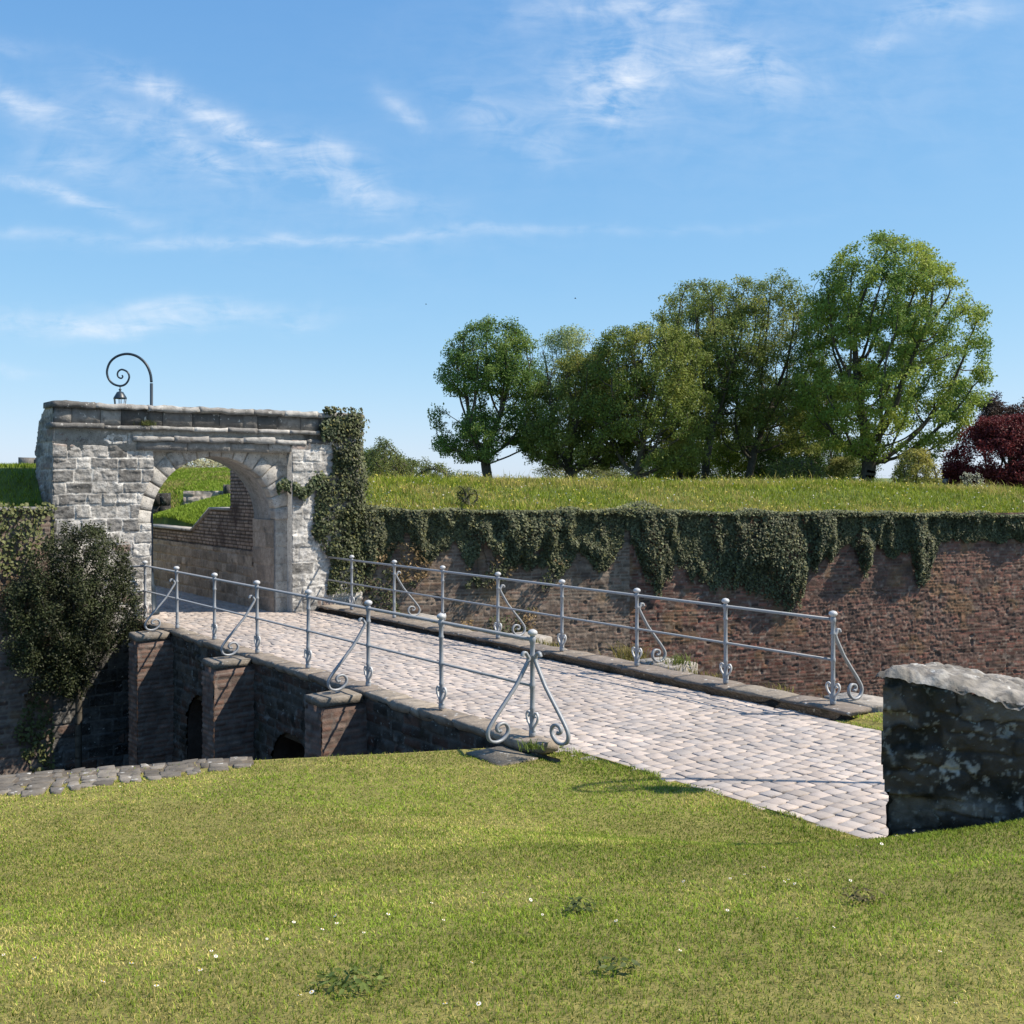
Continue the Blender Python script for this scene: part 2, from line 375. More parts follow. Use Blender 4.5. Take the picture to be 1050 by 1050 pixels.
q = np.stack([idx[:-1, :-1], idx[1:, :-1], idx[1:, 1:], idx[:-1, 1:]], -1).reshape(-1, 4)
tag(part(None, 'lawn_ground', xy.reshape(-1, 3), q, M['soil'], None, True), kind='structure')

# moat floor
tag(part(None, 'moat_floor', P([-16, 13, 13, -16], [-30, -30, 40, 40], -4.2), np.array([[0, 1, 2, 3]]), M['moat']), kind='structure')

# rampart walls in plan: left one runs on from the gate; right one bends away
GU = 11.3
W0 = np.array([-3.3, 22.2]); W1 = np.array([2.62, 23.93]); W2 = W1 + 26 * np.array([.971, .239])
dL = (W1 - W0) / np.linalg.norm(W1 - W0); dR = (W2 - W1) / np.linalg.norm(W2 - W1)
nL = np.array([dL[1], -dL[0]]); nR = np.array([dR[1], -dR[0]])
def ztop(x): return np.interp(x, [-3.3, 2.62, 12.2, 28], [1.84, 1.77, 1.60, 1.35])
def behind(x, y):
    p = np.stack([x, y], -1)
    return np.where(x < W1[0], -((p - W1) @ nL), -((p - W1) @ nR))
def zramp(x, y):
    u, v = UV(x, y); w = behind(x, y)
    zr = ztop(x) - .05 + .62 * sstep(0, 5, w) + .07 * (fbm(x * .35, y * .35, 0, 5, 3) - .5) - 1.1 * sstep(8, 15, w)
    zr = zr + .10 * np.exp(-((x - 9) / 3.) ** 2) * sstep(1, 5, w) * (1 - sstep(8, 12, w))
    zl = 2.0 + .75 * sstep(.05, 1.3, u - GU - .3) - 1.2 * sstep(12, 20, u - GU)
    zi = 1.2 + .8 * sstep(-11, -8.3, x) * sstep(22, 33, y)
    mound = ((2.05 - zi) * np.maximum(sstep(33.25, 33.6, y) * sstep(-10.6, -10.2, x), sstep(33.4, 36.5, y)) + .85 * sstep(33.5, 46, y)) * (1 - sstep(-8, -6, x)) * (1 - sstep(75, 90, y))
    zi = zi + mound
    right = sstep(-7.0, -4.5, x)
    back = sstep(13.4, 14.2, u) * (1 - right)
    hi = np.where(v < 1.4, zl, zr)
    t = sstep(13.5, 14.6, u)
    z = np.where(v > 1.4, hi * (1 - t * (1 - right)) + zi * t * (1 - right), np.where(u > GU + 12, zl * (1 - sstep(GU + 12, GU + 20, u)) + zi * sstep(GU + 12, GU + 20, u), zl))
    corr = (v > -.25) & (v < 3.0); kk_ = sstep(18.9, 26, u); z = np.where(corr & (u > 12), (ZP - .03) * (1 - kk_) + zi * kk_, z)
    far = sstep(60, 90, np.hypot(x, y))
    return z * (1 - far) + 1.1 * far
us = np.concatenate([np.arange(-8, 32, .25), np.arange(32, 60, 1.), np.arange(60, 112, 4.)])
vs = np.concatenate([np.arange(-60, -10, 4.), np.arange(-10, -.3, .4), [-.30, .02], [2.98], np.arange(3.2, 24, .3), np.arange(24, 60, 2.), np.arange(60, 140, 5.)])
VV, UU = np.meshgrid(vs, us); xy = P(UU, VV, 0); x, y = xy[..., 0], xy[..., 1]; w = behind(x, y)
ok = np.where(VV < 1.4, UU > GU + .12, (w > .12) & ((UU > GU + .15) | (VV > 4.2))) & ~((x > W0[0] - 1.5) & (w < .1) & (VV > 1))
xy[..., 2] = zramp(x, y); n, k = VV.shape; idx = np.arange(n * k).reshape(n, k)
cutp = (VV[:-1, :-1] > -.1) & (VV[:-1, :-1] < 2.9) & (UU[:-1, :-1] < 19.0)
fk = ok[:-1, :-1] & ok[1:, :-1] & ok[1:, 1:] & ok[:-1, 1:] & ~cutp
q = np.stack([idx[:-1, :-1], idx[1:, :-1], idx[1:, 1:], idx[:-1, 1:]], -1)[fk].reshape(-1, 4)
tag(part(None, 'rampart_ground', xy.reshape(-1, 3), q[:, ::-1], M['bank'], None, True), kind='structure')
tag(part(None, 'plain', np.array([[-3500, 62, .9], [3500, 62, .9], [3500, 5500, .9], [-3500, 5500, .9]]), np.array([[0, 1, 2, 3]]), M['plain']), kind='structure')

# paving of granite setts
def setts(u0, u1, v0, v1, z, seed, ragged=0.0):
    r = np.random.default_rng(seed); mb = MB(); u = u0
    Vs = []; Ts = []
    while u < u1:
        du = r.uniform(.128, .155); v = v0 - r.uniform(0, .2)
        if ragged: v = v0 - r.uniform(0, .22)
        wav = 0.0
        while v < v1:
            dv = r.uniform(.13, .19); g = .005
            a, b = max(v, v0 - ragged * r.random()), min(v + dv, v1)
            pc = P(u + du / 2, (a + b) / 2, 0); fa, fb = in_front(pc[0], pc[1])
            if b - a > .05 and not (fa > -.06 and fb > -.1):
                h = z + r.normal(0, .002); tl = r.normal(0, .0018, 4); jt = r.normal(0, .005, (4, 2)); bv = .004
                cu = np.array([u + g, u + du - g, u + du - g, u + g]) + jt[:, 0] + .03 * math.sin(v * 5 + u * .9); cv = np.array([a + g, a + g, b - g, b - g]) + jt[:, 1]
                mu, mv = cu.mean(), cv.mean(); iu = mu + (cu - mu) * (1 - 2 * bv / du); iv = mv + (cv - mv) * (1 - 2 * bv / (b - a))
                Vs.append(np.concatenate([P(cu, cv, h - .035 + tl), P(cu, cv, h - .004 + tl), P(iu, iv, h + tl)]))
                base = np.array([(.42, .365, .325), (.45, .385, .34), (.385, .34, .31), (.43, .37, .33), (.36, .325, .305)][r.integers(5)]) * r.uniform(.84, 1.1) * (.80 + .36 * float(fbm(u * .9, a * 1.4, 0, 7, 3)))
                Ts.append(np.tile(base, (12, 1)))
            v += dv
        u += du
    n = len(Vs); b = (np.arange(n) * 12)[:, None, None]
    f = []
    for lo in (0, 4):
        f += [[lo + i, lo + (i + 1) % 4, lo + 4 + (i + 1) % 4, lo + 4 + i] for i in range(4)]
    f.append([8, 9, 10, 11])
    fq = (b + np.array(f)[None])[:, :, ::-1].reshape(-1, 4)
    return np.concatenate(Vs), fq, np.concatenate(Ts)
path = tag(bpy.data.objects.new('path', None), kind='structure'); COL.objects.link(path)
v_, f_, t_ = setts(-9, -1.0, PATH_L - .03, PATH_R, ZP, 5, .10)
part(path, 'setts', v_, f_, M['sett'], t_)
v_, f_ = boxuv(-9, -1.0, PATH_L - .15, PATH_R + .02, ZP - .3, ZP - .014); part(path, 'bedding', v_, f_, M['joint'])
v_, f_, t_ = setts(GU + .12, 19.5, .12, 2.95, ZP, 6); part(path, 'setts', v_, f_, M['sett'], t_)
v_, f_ = boxuv(GU + .1, 30, -.3, 3.0, ZP - .3, ZP - .014); part(path, 'bedding', v_, f_, M['joint'])

# ------------------------------------------------------------------ moat walls
N_g = -U3                                        # the gate's front looks back along the bridge
def eroded(amount):
    def f(X, Z, H, T, sid, st):
        m = sstep(.42, .6, fbm(X * .55, Z * .8, 0, 77, 3))[..., None] * amount
        lump = (vn(X * 9, Z * 9, 0, 91) - .5) * .004 + (vn(X * 24, Z * 26, 0, 92) - .5) * .012 + (vn(X * 40, Z * 40, 0, 94) - .5) * .016
        H = H + lump * (.25 + m[..., 0])
        hole = sstep(.86, .92, vn(X * 9, Z * 13, 3, 99)); H = H - hole * .03
        pale = sstep(.74, .80, vn(X * 16, Z * 20, 3, 101))[..., None]
        T = T * (1 - .3 * m) + .3 * m * np.array([.19, .115, .09]); T = T * (1 - .6 * pale) + .6 * pale * np.array([.30, .235, .19])
        ochre = sstep(.6, .75, fbm(X * 2.2, Z * 2.2, 3, 121, 3))[..., None] * .35
        T = T * (1 - ochre) + ochre * np.array([.26, .16, .07])
        return H, T
    return f
rw = thing('rampart_wall', (W1[0], W1[1], -4.2), 'long eroded brick rampart wall draped in ivy behind the bridge', 'wall')
hL = 1.80 + 4.2
lay = layout(np.linalg.norm(W1 - W0), hL, .024, (.07, .08), (.19, .25), .010, .007, .003, 31, .003, .003, 12)
masonry(rw, 'brick_face', (W0[0], W0[1], -4.2), (*dL, 0), (*nL, 0), lay, M['brick'], BRKG, (.26, .21, .165), None, eroded(.5), .35)
lay = layout(15.0, 5.9, .024, (.07, .08), (.19, .25), .010, .006, .004, 32, .004, .004, 12)
masonry(rw, 'brick_face', (W1[0], W1[1], -4.2), (*dR, 0), (*nR, 0), lay, M['brick'], BRK, (.17, .12, .092), None, eroded(1.0), .5)
mb = MB()
for a, b, nn in ((W0, W1, nL), (W1, W2, nR)):
    p = np.array([a - nn * .03, b - nn * .03, b - nn * .7, a - nn * .7]); zt = [ztop(a[0]) - .06, ztop(b[0]) - .06]
    lo = np.concatenate([p, np.full((4, 1), -4.2)], 1); hi = np.concatenate([p, np.array([[zt[0]], [zt[1]], [zt[1]], [zt[0]]])], 1)
    mb.add(np.concatenate([lo, hi]), BOXF, (.2, .13, .1))
mb.build(rw, 'wall_core', M['brick'])

lw = thing('curtain_wall', tuple(P(GU, -3, -4.2)), 'patchy brick and stone curtain wall left of the gate with the shrub against it', 'wall')
lay = layout(7.5, 6.2, .022, (.075, .09), (.2, .27), .012, .008, .005, 33, .006, .004, 10)
masonry(lw, 'brick_face', P(GU + .05, -9.03, -4.2), V3, N_g, lay, M['brick'], [(.17, .12, .10), (.20, .15, .125), (.22, .18, .155), (.13, .10, .09)], (.24, .21, .18), None, eroded(.7))
v_, f_ = boxuv(GU + .09, GU + .6, -30, -1.50, -4.2, 1.98); part(lw, 'wall_core', v_, f_, M['brick'], (.2, .14, .11))
mb = MB(); r = np.random.default_rng(4); v = -30.0
while v < -1.6:
    b = min(v + r.uniform(.5, .9), -1.58); mb.add(*rbox(GU - .03, GU + .55, v + .005, b - .005, 1.985, 2.05 + r.uniform(-.01, .01), .1, .01, int(v * 9) + 400), np.array(LIME[r.integers(6)]) * .8); v = b
mb.build(lw, 'coping', M['captop'])

cs = thing('moat_edge_wall', tuple(P(2, -5, -4.2)), 'low retaining wall along the near edge of the moat with worn flat coping stones', 'wall')
e0 = np.array([P(rim(-20.), -20., 0)[:2], P(rim(16.), 16., 0)[:2]]); ed = (e0[1] - e0[0]) / np.linalg.norm(e0[1] - e0[0]); en = np.array([-ed[1], ed[0]])
for s0, s1 in ((-20., -.15), (3.9, 16.)):
    a, b = P(rim(s0), s0, 0)[:2], P(rim(s1), s1, 0)[:2]
    p = np.array([a + en * .02, b + en * .02, b - en * .5, a - en * .5])
    part(cs, 'wall_face', np.concatenate([np.c_[p, np.full(4, -4.2)], np.c_[p, np.full(4, -.16)]]), BOXF, M['darkbrick'], (.1, .075, .06))
mb = MB(); r = np.random.default_rng(9); s = -14.0
while s < -2.5:
    L_ = r.uniform(.08, .20); q0 = -.10
    while q0 < .46:
        q1 = q0 + r.uniform(.09, .16)
        if s > -3.6 and q0 > .30 + (-2.9 - s) * .2: break
        c0 = P(rim(s), s, 0)[:2] + ed * r.uniform(-.04, .04)
        p = np.array([c0 - en * q0, c0 - en * q0 + ed * L_, c0 - en * q1 + ed * L_, c0 - en * q1]) + r.normal(0, .014, (4, 2))
        m_ = p.mean(0); p = m_ + (p - m_) * .95; pi = m_ + (p - m_) * .86
        zt = -.046 + r.normal(0, .002) + r.normal(0, .002, 4); cc = np.array([.17, .15, .125]) * r.uniform(.6, 1.3)
        mb.add(np.concatenate([np.c_[p, np.full(4, -.15)], np.c_[p, zt - .004], np.c_[pi, zt]]), np.array([[a, (a + 1) % 4, 4 + (a + 1) % 4, 4 + a] for a in range(4)] + [[4 + a, 4 + (a + 1) % 4, 8 + (a + 1) % 4, 8 + a] for a in range(4)] + [[8, 9, 10, 11]])[:, ::-1], cc)
        q0 = q1
    s += L_
a, b = P(rim(-14.), -14., 0)[:2], P(rim(-2.45), -2.45, 0)[:2]
p = np.array([a + en * .08, b + en * .08, b - en * .16, a - en * .44]); part(cs, 'bedding', np.concatenate([np.c_[p, np.full(4, -.2)], np.c_[p, np.full(4, -.052)]]), BOXF, M['joint'])
mb.build(cs, 'coping', M['captop'])

# ------------------------------------------------------------------ the gate
gate = thing('stone_gate', tuple(P(GU, 1.5, ZP)), 'weathered grey stone gateway with a round arch at the far end of the bridge', 'gate')
AV0, AV1, AR = .17, 2.67, 1.25; AC = (AV0 + AV1) / 2; SP = 1.71
UR = GU + .17                                     # recessed plane of the arch
UPI = GU - .08                                    # right pilaster's plane
VL, VR = -1.535, 4.5
# core
th = np.linspace(np.pi, 0, 25)
notch = [(AC + AR * math.cos(t), SP + AR * math.sin(t)) for t in th]
out = [(VL + .015, -4.2), (VL + .015, 3.05), (VR - .015, 3.05), (VR - .015, -4.2), (AV1, -4.2)] + notch[::-1] + [(AV0, -4.2)]
out = [(VL + .015, -4.2), (AV0, -4.2)] + notch + [(AV1, -4.2), (VR - .015, -4.2), (VR - .015, 3.05), (VL + .015, 3.05)]
vz = np.array(out); V, fs = extrude(P(UR + .012, vz[:, 0], vz[:, 1]), U3 * (GU + 1.15 - UR))
part(gate, 'masonry_core', V, fs, M['stone'], (.33, .32, .31))
cross = np.array([(GU + .02, 3.04), (GU + .02, 3.84), (GU + .35, 3.83), (GU + .75, 3.72), (GU + 1.03, 3.54), (GU + 1.17, 3.3), (GU + 1.2, 3.04)])
V, fs = extrude(P(cross[:, 0], VL + .01, cross[:, 1]), V3 * (VR - VL - .02)); part(gate, 'parapet_core', V, fs, M['stone'], (.36, .35, .33))
V, fs = boxuv(UPI + .02, GU + 1.1, 2.925, VR - .02, -4.2, 3.30); part(gate, 'pilaster_core', V, fs, M['stone'], (.36, .35, .33))
def rough_tw(X, Z, H, T, sid, st):
    # split faces, broken arrises, dark and rust stained patches on the old stones
    H = H + (vn(X * 7, Z * 16, 2, 55) - .5) * .024 * st + (fbm(X * 30, Z * 38, 2, 56, 2) - .5) * .014 * st
    d = sstep(.56, .68, fbm(X * 1.7, Z * 2.6, 0, 57, 3))[..., None]
    T = T * (1 - .38 * d)
    sp = fbm(X * 26, Z * 34, 4, 415, 3)[..., None]; T = T * (.62 + .76 * sp)
    und = (vn(X * 12, Z * 26, 8, 417) > .74)[..., None] * st[..., None]; T = T * (1 - .35 * und)
    low_shade = sstep(4.3, 3.5, Z + (vn(X * 2, Z, 0, 419) - .5))[..., None] if Z.max() > 5 else 0.0
    T = T * (1 - .72 * low_shade)  # moat and bridge shade put into the colour of the lower courses
    rust = (sstep(.70, .76, vn(X * 2.1 + .4, Z * 3.2 + .4, 0, 412)) * st)[..., None]
    T = T * (1 - .45 * rust) + .45 * rust * np.array([.23, .13, .09])
    return H, T
w_ = AV0 + .02 - VL
w_ += .03
lay = layout(w_, 3.42 + 4.2, .013, (.19, .25), (.22, .55), .013, .012, .015, 41, .014, .009, 12)
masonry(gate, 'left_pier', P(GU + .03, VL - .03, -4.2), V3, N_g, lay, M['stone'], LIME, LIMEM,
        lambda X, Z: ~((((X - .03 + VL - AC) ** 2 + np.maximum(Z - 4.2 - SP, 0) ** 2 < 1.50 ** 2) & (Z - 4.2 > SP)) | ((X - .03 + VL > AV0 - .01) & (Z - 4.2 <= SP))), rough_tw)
V, fs = boxuv(GU + .06, UR + .05, VL + .02, AV0 - .005, -4.2, 1.72); part(gate, 'pier_backing', V, fs, M['stone'], (.36, .35, .33))
V, fs = boxuv(GU + .06, UR + .05, VL + .02, -.12, 1.70, 3.4); part(gate, 'pier_backing', V, fs, M['stone'], (.36, .35, .33))
lay = layout(2.95 - .0, 3.4, .016, (.28, .36), (.4, .8), .012, .008, .006, 42, .008, .003, 6)
masonry(gate, 'arch_panel', P(UR, 0.0, ZP), V3, N_g, lay, M['stone'], [(.40, .365, .32), (.44, .405, .355), (.36, .33, .29)], (.36, .33, .285),
        lambda X, Z: ~((np.abs(X - AC) < AR) & ((Z + ZP < SP) | ((X - AC) ** 2 + (Z + ZP - SP) ** 2 < AR ** 2))))
lay = layout(VR - 2.92, 3.3 + 4.2, .016, (.2, .29), (.35, .75), .013, .012, .015, 43, .014, .009, 12)
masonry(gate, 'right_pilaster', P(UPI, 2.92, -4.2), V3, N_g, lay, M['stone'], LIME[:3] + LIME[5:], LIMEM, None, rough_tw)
# side face on the left, following the rounded shoulder
pu = cross[::-1][:, 0] - GU; pz = cross[::-1][:, 1]
lay = layout(1.24, 2.9, .02, (.19, .26), (.24, .5), .012, .01, .008, 44, .015, .006, 9)
def side_keep(X, Z):
    zz = Z + 1.0; lim = np.where(zz > 3.04, np.interp(zz, cross[1:, 1][::-1], (cross[1:, 0] - GU)[::-1]), 1.2)
    return (X <= lim + .02) & (zz < 3.86)
masonry(gate, 'side_face', P(GU + .0, VL, 1.0), U3, -V3, lay, M['stone'], [(.30, .275, .245), (.35, .32, .285), (.25, .23, .205)], (.40, .37, .33), side_keep, rough_tw)
# reveal of the right jamb
lay = layout(1.0, SP - ZP, .02, (.26, .36), (.4, .6), .012, .012, .008, 45, .01, .004, 6)
masonry(gate, 'jamb', P(UR + .01, AV1 - .012, ZP), U3, -V3, lay, M['stone'], [(.33, .28, .235), (.37, .315, .265), (.28, .24, .20)], (.36, .31, .26))
# arch ring of separate voussoirs
mb = MB(); r = np.random.default_rng(46); na = 17
for i in range(na):
    a0, a1 = np.pi * i / na + .008, np.pi * (i + 1) / na - .008
    ro = 1.60 + r.uniform(-.05, .07); ri = AR - .006; aa = np.linspace(a0, a1, 5); uo = UR - .05 + r.normal(0, .008)
    pr = [(ri, a) for a in aa] + [(ro, a) for a in aa[::-1]]
    pr = np.array([(AC + q * math.cos(a), SP + q * math.sin(a)) for q, a in pr]); cc = pr.mean(0); inn = cc + (pr - cc) * np.array([.93, .93])
    n0 = len(pr); uj = r.normal(0, .006, n0)
    Vv = np.concatenate([P(UR + .2, pr[:, 0], pr[:, 1]), P(uo + .02, pr[:, 0], pr[:, 1]), P(uo + uj, inn[:, 0], inn[:, 1])])
    I = np.arange(n0); J = (I + 1) % n0
    mb.add(Vv, [np.stack([I, J, J + n0, I + n0], 1), np.stack([I + n0, J + n0, J + 2 * n0, I + 2 * n0], 1), (I + 2 * n0)[None]], np.array([(.43, .41, .38), (.46, .44, .41), (.38, .365, .34), (.41, .39, .365)][r.integers(4)]) * r.uniform(.9, 1.08))
mb.build(gate, 'arch_ring', M['stone'])
# mouldings, parapet, capstones
def stones_along(u0, u1, v0, v1, z0, z1, seed, dark=1.0, ln=(.5, .9), amp=.012, edge=.02):
    mb = MB(); r = np.random.default_rng(seed); v = v0
    while v < v1 - .01:
        b = min(v + r.uniform(*ln), v1)
        if v1 - b < .25: b = v1
        mb.add(*rbox(u0 + r.normal(0, .008), u1, v + .003, b - .003, z0 + r.normal(0, .004), z1 + r.normal(0, .008), .07, amp, seed * 7 + int(b * 50), edge), np.array(LIME[r.integers(6)]) * dark * r.uniform(.85, 1.1)); v = b
    return mb
stones_along(GU - .12, GU + .3, VL - .07, VR + .02, 3.42, 3.50, 51, .95).build(gate, 'string_course', M['captop'])
stones_along(GU - .10, GU + .3, -.2, 3.75, 3.22, 3.31, 52, .92, amp=.016).build(gate, 'string_course', M['captop'])
stones_along(GU - .02, GU + .3, VL - .01, VR, 3.505, 3.77, 53, .62, (.28, .55)).build(gate, 'parapet', M['captop'])
stones_along(GU - .12, GU + .55, VL - .05, VR + .03, 3.775, 3.875, 54, .75, (.6, 1.1), .02, .035).build(gate, 'capstone', M['captop'])
stones_along(GU - .02, UR + .1, -.12, 2.94, 3.06, 3.215, 55, .85, (.5, 1.0)).build(gate, 'lintel', M['stone'])

# wing walls of the passage
def wing(name, v0, face, label, seed):
    w = thing(name, tuple(P(15, v0, ZP)), label, 'wall')
    top = lambda u: np.interp(u, [12.4, 13.73, 13.74, 14.8, 15.9, 19.2], [3.2, 3.2, 1.84, 1.84, 1.31, 1.31])
    s = 1 if face > 0 else -1
    lay = layout(6.7, 2.25, .02, (.072, .078), (.2, .24), .014, .014, .006, seed, .004, .004, 9)
    masonry(w, 'brick_face', P(12.45, v0, 1.03), U3, V3 * face, lay, M['brick'], [(.34, .265, .215), (.38, .30, .245), (.30, .23, .185)], (.07, .055, .045), lambda X, Z: Z + 1.03 < top(X + 12.45))
    lay = layout(6.7, 1.03 - ZP, .02, (.17, .25), (.18, .42), .016, .02, .012, seed + 1, .014, .008, 7)
    masonry(w, 'stone_base', P(12.45, v0 + face * .035, ZP), U3, V3 * face, lay, M['stone'], [(.33, .275, .22), (.38, .32, .26), (.28, .235, .19), (.42, .36, .30)], (.38, .32, .26))
    pol = np.array([(12.46, ZP - .4), (12.46, 3.18), (13.72, 3.18), (13.72, 1.82), (14.8, 1.82), (15.9, 1.29), (19.13, 1.29), (19.13, ZP - .4)])
    V, fs = extrude(P(pol[:, 0], v0 - face * .012, pol[:, 1]), -V3 * face * .36); part(w, 'wall_core', V, fs, M['brick'], (.19, .14, .115))
    mb = MB()
    for (a, b, za, zb) in ((13.76, 14.82, 1.845, 1.845), (14.82, 15.92, 1.845, 1.315), (15.92, 19.2, 1.315, 1.315)):
        c = P([a, b, b, a], [v0 + face * .05, v0 + face * .05, v0 - face * .4, v0 - face * .4], [za, zb, zb, za]); mb.add(np.concatenate([c, c + Z3 * .05]), BOXF, (.36, .34, .31))
    mb.build(w, 'coping', M['captop'])
wing('wing_wall', 2.70, -1, 'stepped brick wall on a stone footing seen through the arch, along the right of the passage', 61)
wing('wing_wall', .10, 1, 'stepped brick wall along the left of the passage, hidden behind the left pier', 63)

# ------------------------------------------------------------------ the bridge
br = thing('bridge', tuple(P(5.3, 1.78, -4.2)), 'narrow stone bridge paved with pinkish setts, crossing the dry moat to the gate', 'bridge')
v_, f_, t_ = setts(-1.0, GU + .12, .10, 3.44, ZP, 7); part(br, 'paving', v_, f_, M['sett'], t_)
v_, f_ = boxuv(-1.0, GU + .1, -.10, 3.80, -1.0, ZP - .014); part(br, 'deck', v_, f_, M['joint'])
SV = -.14
arches = [(8.15, .62, -1.52), (10.7, .6, -1.52), (5.0, .62, -1.52)]
def side_hole(X, Z):
    u = X - .6; z = Z - 4.2; k = np.ones(X.shape, bool)
    for (c, rr_, sp) in arches:
        k &= ~((np.abs(u - c) < rr_) & ((z < sp) | ((u - c) ** 2 + (z - sp) ** 2 < rr_ ** 2)))
    return k
def stained(X, Z, H, T, sid, st):
    pale = sstep(.74, .82, fbm(X * 7, Z * 5, 2, 131, 3))[..., None] * .6
    return H + (vn(X * 6, Z * 9, 4, 133) - .5) * .03, T * (1 - pale) + pale * np.array([.2, .19, .17])
lay = layout(GU + .6, 4.2 - .075, .024, (.10, .16), (.2, .4), .016, .016, .012, 71, .014, .008, 8)
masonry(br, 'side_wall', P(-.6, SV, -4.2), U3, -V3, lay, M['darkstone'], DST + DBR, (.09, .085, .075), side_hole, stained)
v_, f_ = boxuv(-.6, GU, SV + 1.3, 3.78, -4.2, -.45); part(br, 'arch_fill', v_, f_, M['darkbrick'], (.06, .05, .045))  # added fill, closes the arches so that their openings stay dark
mb = MB()
for (c, rr_, sp) in arches:
    tt = np.linspace(0, np.pi, 15); pr = np.array([(c + rr_, -4.2)] + [(c + rr_ * math.cos(t), sp + rr_ * math.sin(t)) for t in tt] + [(c - rr_, -4.2)])
    a = P(pr[:, 0], SV + .004, pr[:, 1]); b = P(pr[:, 0], SV + 1.3, pr[:, 1]); n0 = len(pr); I = np.arange(n0 - 1)
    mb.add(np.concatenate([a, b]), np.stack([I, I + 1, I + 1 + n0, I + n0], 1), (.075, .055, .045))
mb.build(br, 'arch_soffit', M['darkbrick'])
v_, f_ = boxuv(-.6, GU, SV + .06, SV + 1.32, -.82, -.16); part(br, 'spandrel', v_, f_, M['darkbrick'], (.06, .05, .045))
lay = layout(GU + .6, 4.2 - .15, .04, (.10, .16), (.2, .4), .016, .016, .012, 72, .014, .008, 8)
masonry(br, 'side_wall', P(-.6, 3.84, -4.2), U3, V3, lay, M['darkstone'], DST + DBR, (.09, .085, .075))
def kerb(v0, v1, u0, u1, seed, th=.10):
    mb = MB(); r = np.random.default_rng(seed); u = u0
    while u < u1 - .01:
        b = min(u + r.uniform(.55, 1.0), u1)
        n0 = max(2, int((b - u) / .09)); uu = np.linspace(u + .006, b - .006, n0)
        ring = [(v0 + .03, -th), (v1 - .03, -th), (v1, -.02), (v1 - .025, 0), (v0 + .025, 0), (v0, -.02)]
        V = np.stack([P(uu, a + (vn(uu * 6, i * 2.7, 0, seed) - .5) * .06, z + (vn(uu * 6, i * 2.7, 4, seed) - .5) * .022) for i, (a, z) in enumerate(ring)], 1)
        V[:, :, 2] -= .012 * r.random()
        idx = np.arange(n0 * 6).reshape(n0, 6)
        q = np.stack([idx[:-1], np.roll(idx, -1, 1)[:-1], np.roll(idx, -1, 1)[1:], idx[1:]], -1).reshape(-1, 4)[:, ::-1]
        mb.add(V.reshape(-1, 3), [q, idx[0][None], idx[-1][None, ::-1]], np.array([(.25, .21, .17), (.22, .185, .15), (.28, .24, .195), (.19, .16, .135)][r.integers(4)]) * r.uniform(.85, 1.1)); u = b
    return mb
kerb(-.19, .12, -.28, GU - .02, 73).build(br, 'kerb', M['captop'])
kerb(3.44, 3.86, -1.25, GU - .1, 74, .05).build(br, 'kerb', M['captop'])
v_, f_ = boxuv(-1.2, GU - .1, 3.49, 3.86, -.3, -.05); part(br, 'kerb_bed', v_, f_, M['darkstone'], (.05, .042, .035))  # shade of the kerb's inner face put into a dark tint
def buttress(u, first):
    lay = layout(.5, 4.2 - .2, .025, (.07, .08), (.18, .24), .012, .012, .008, int(80 + u), .006, .005, 9)
    hu = .21; v1 = SV - .60
    b = None
    col = [(.17, .10, .075), (.20, .125, .095), (.13, .085, .07), (.22, .16, .13)]
    V, fs = boxuv(u - hu + .02, u + hu - .02, v1 + .02, SV + .05, -4.2, -.12); b = part(br, 'buttress', V, fs, M['brick'], (.16, .11, .09))
    masonry(b, 'brick_face', P(u - hu, v1, -4.2), U3, -V3, layout(hu * 2, 4.0, .025, (.07, .08), (.18, .24), .012, .012, .008, int(80 + u), .006, .005, 9), M['darkbrick'], col, (.12, .10, .085))
    masonry(b, 'brick_face', P(u - hu, v1, -4.2), V3, -U3, layout(.60, 4.0, .025, (.07, .08), (.18, .24), .012, .012, .008, int(90 + u), .006, .005, 9), M['brick'], col, (.17, .14, .12))
    mb = MB(); mb.add(*rbox_u(u - hu - .004, u + hu + .004, v1 - .004, SV - .06, -.13, -.03, int(u * 10) + 3), (.20, .175, .145)); mb.build(b, 'cap', M['captop'])
def rbox_u(u0, u1, v0, v1, z0, z1, seed):
    r = np.random.default_rng(seed + 1000); e = .014
    pts = []
    for (z, s) in ((z0, 0), (z1 - e, 0), (z1, e)):
        pts.append(P([u0 + s, u1 - s, u1 - s, u0 + s], [v0 + s, v0 + s, v1 - s, v1 - s], z) + r.normal(0, .007, (4, 3)))
    V = np.concatenate(pts); f = [[0, 1, 2, 3]]
    for lo in (0, 4): f += [[lo + (i + 1) % 4, lo + i, lo + 4 + i, lo + 4 + (i + 1) % 4] for i in range(4)]
    f.append([11, 10, 9, 8]); return V, np.array(f)
for u in (3.2, 6.4, 9.6): buttress(u, False)
mb = MB(); mb.add(*rbox_u(-.34, .22, -.66, -.20, -.3, -.10, 7), (.17, .15, .12)); mb.build(br, 'corner_slab', M['captop'])
for i, u in enumerate((-.9, 2.24, 5.38, 8.52)):
    mb = MB(); mb.add(*rbox_u(u - .35, u + .35, 3.93, 4.45, -.22, -.005, 20 + i), (.32, .29, .255)); mb.build(br, 'bracket_slab', M['captop'])

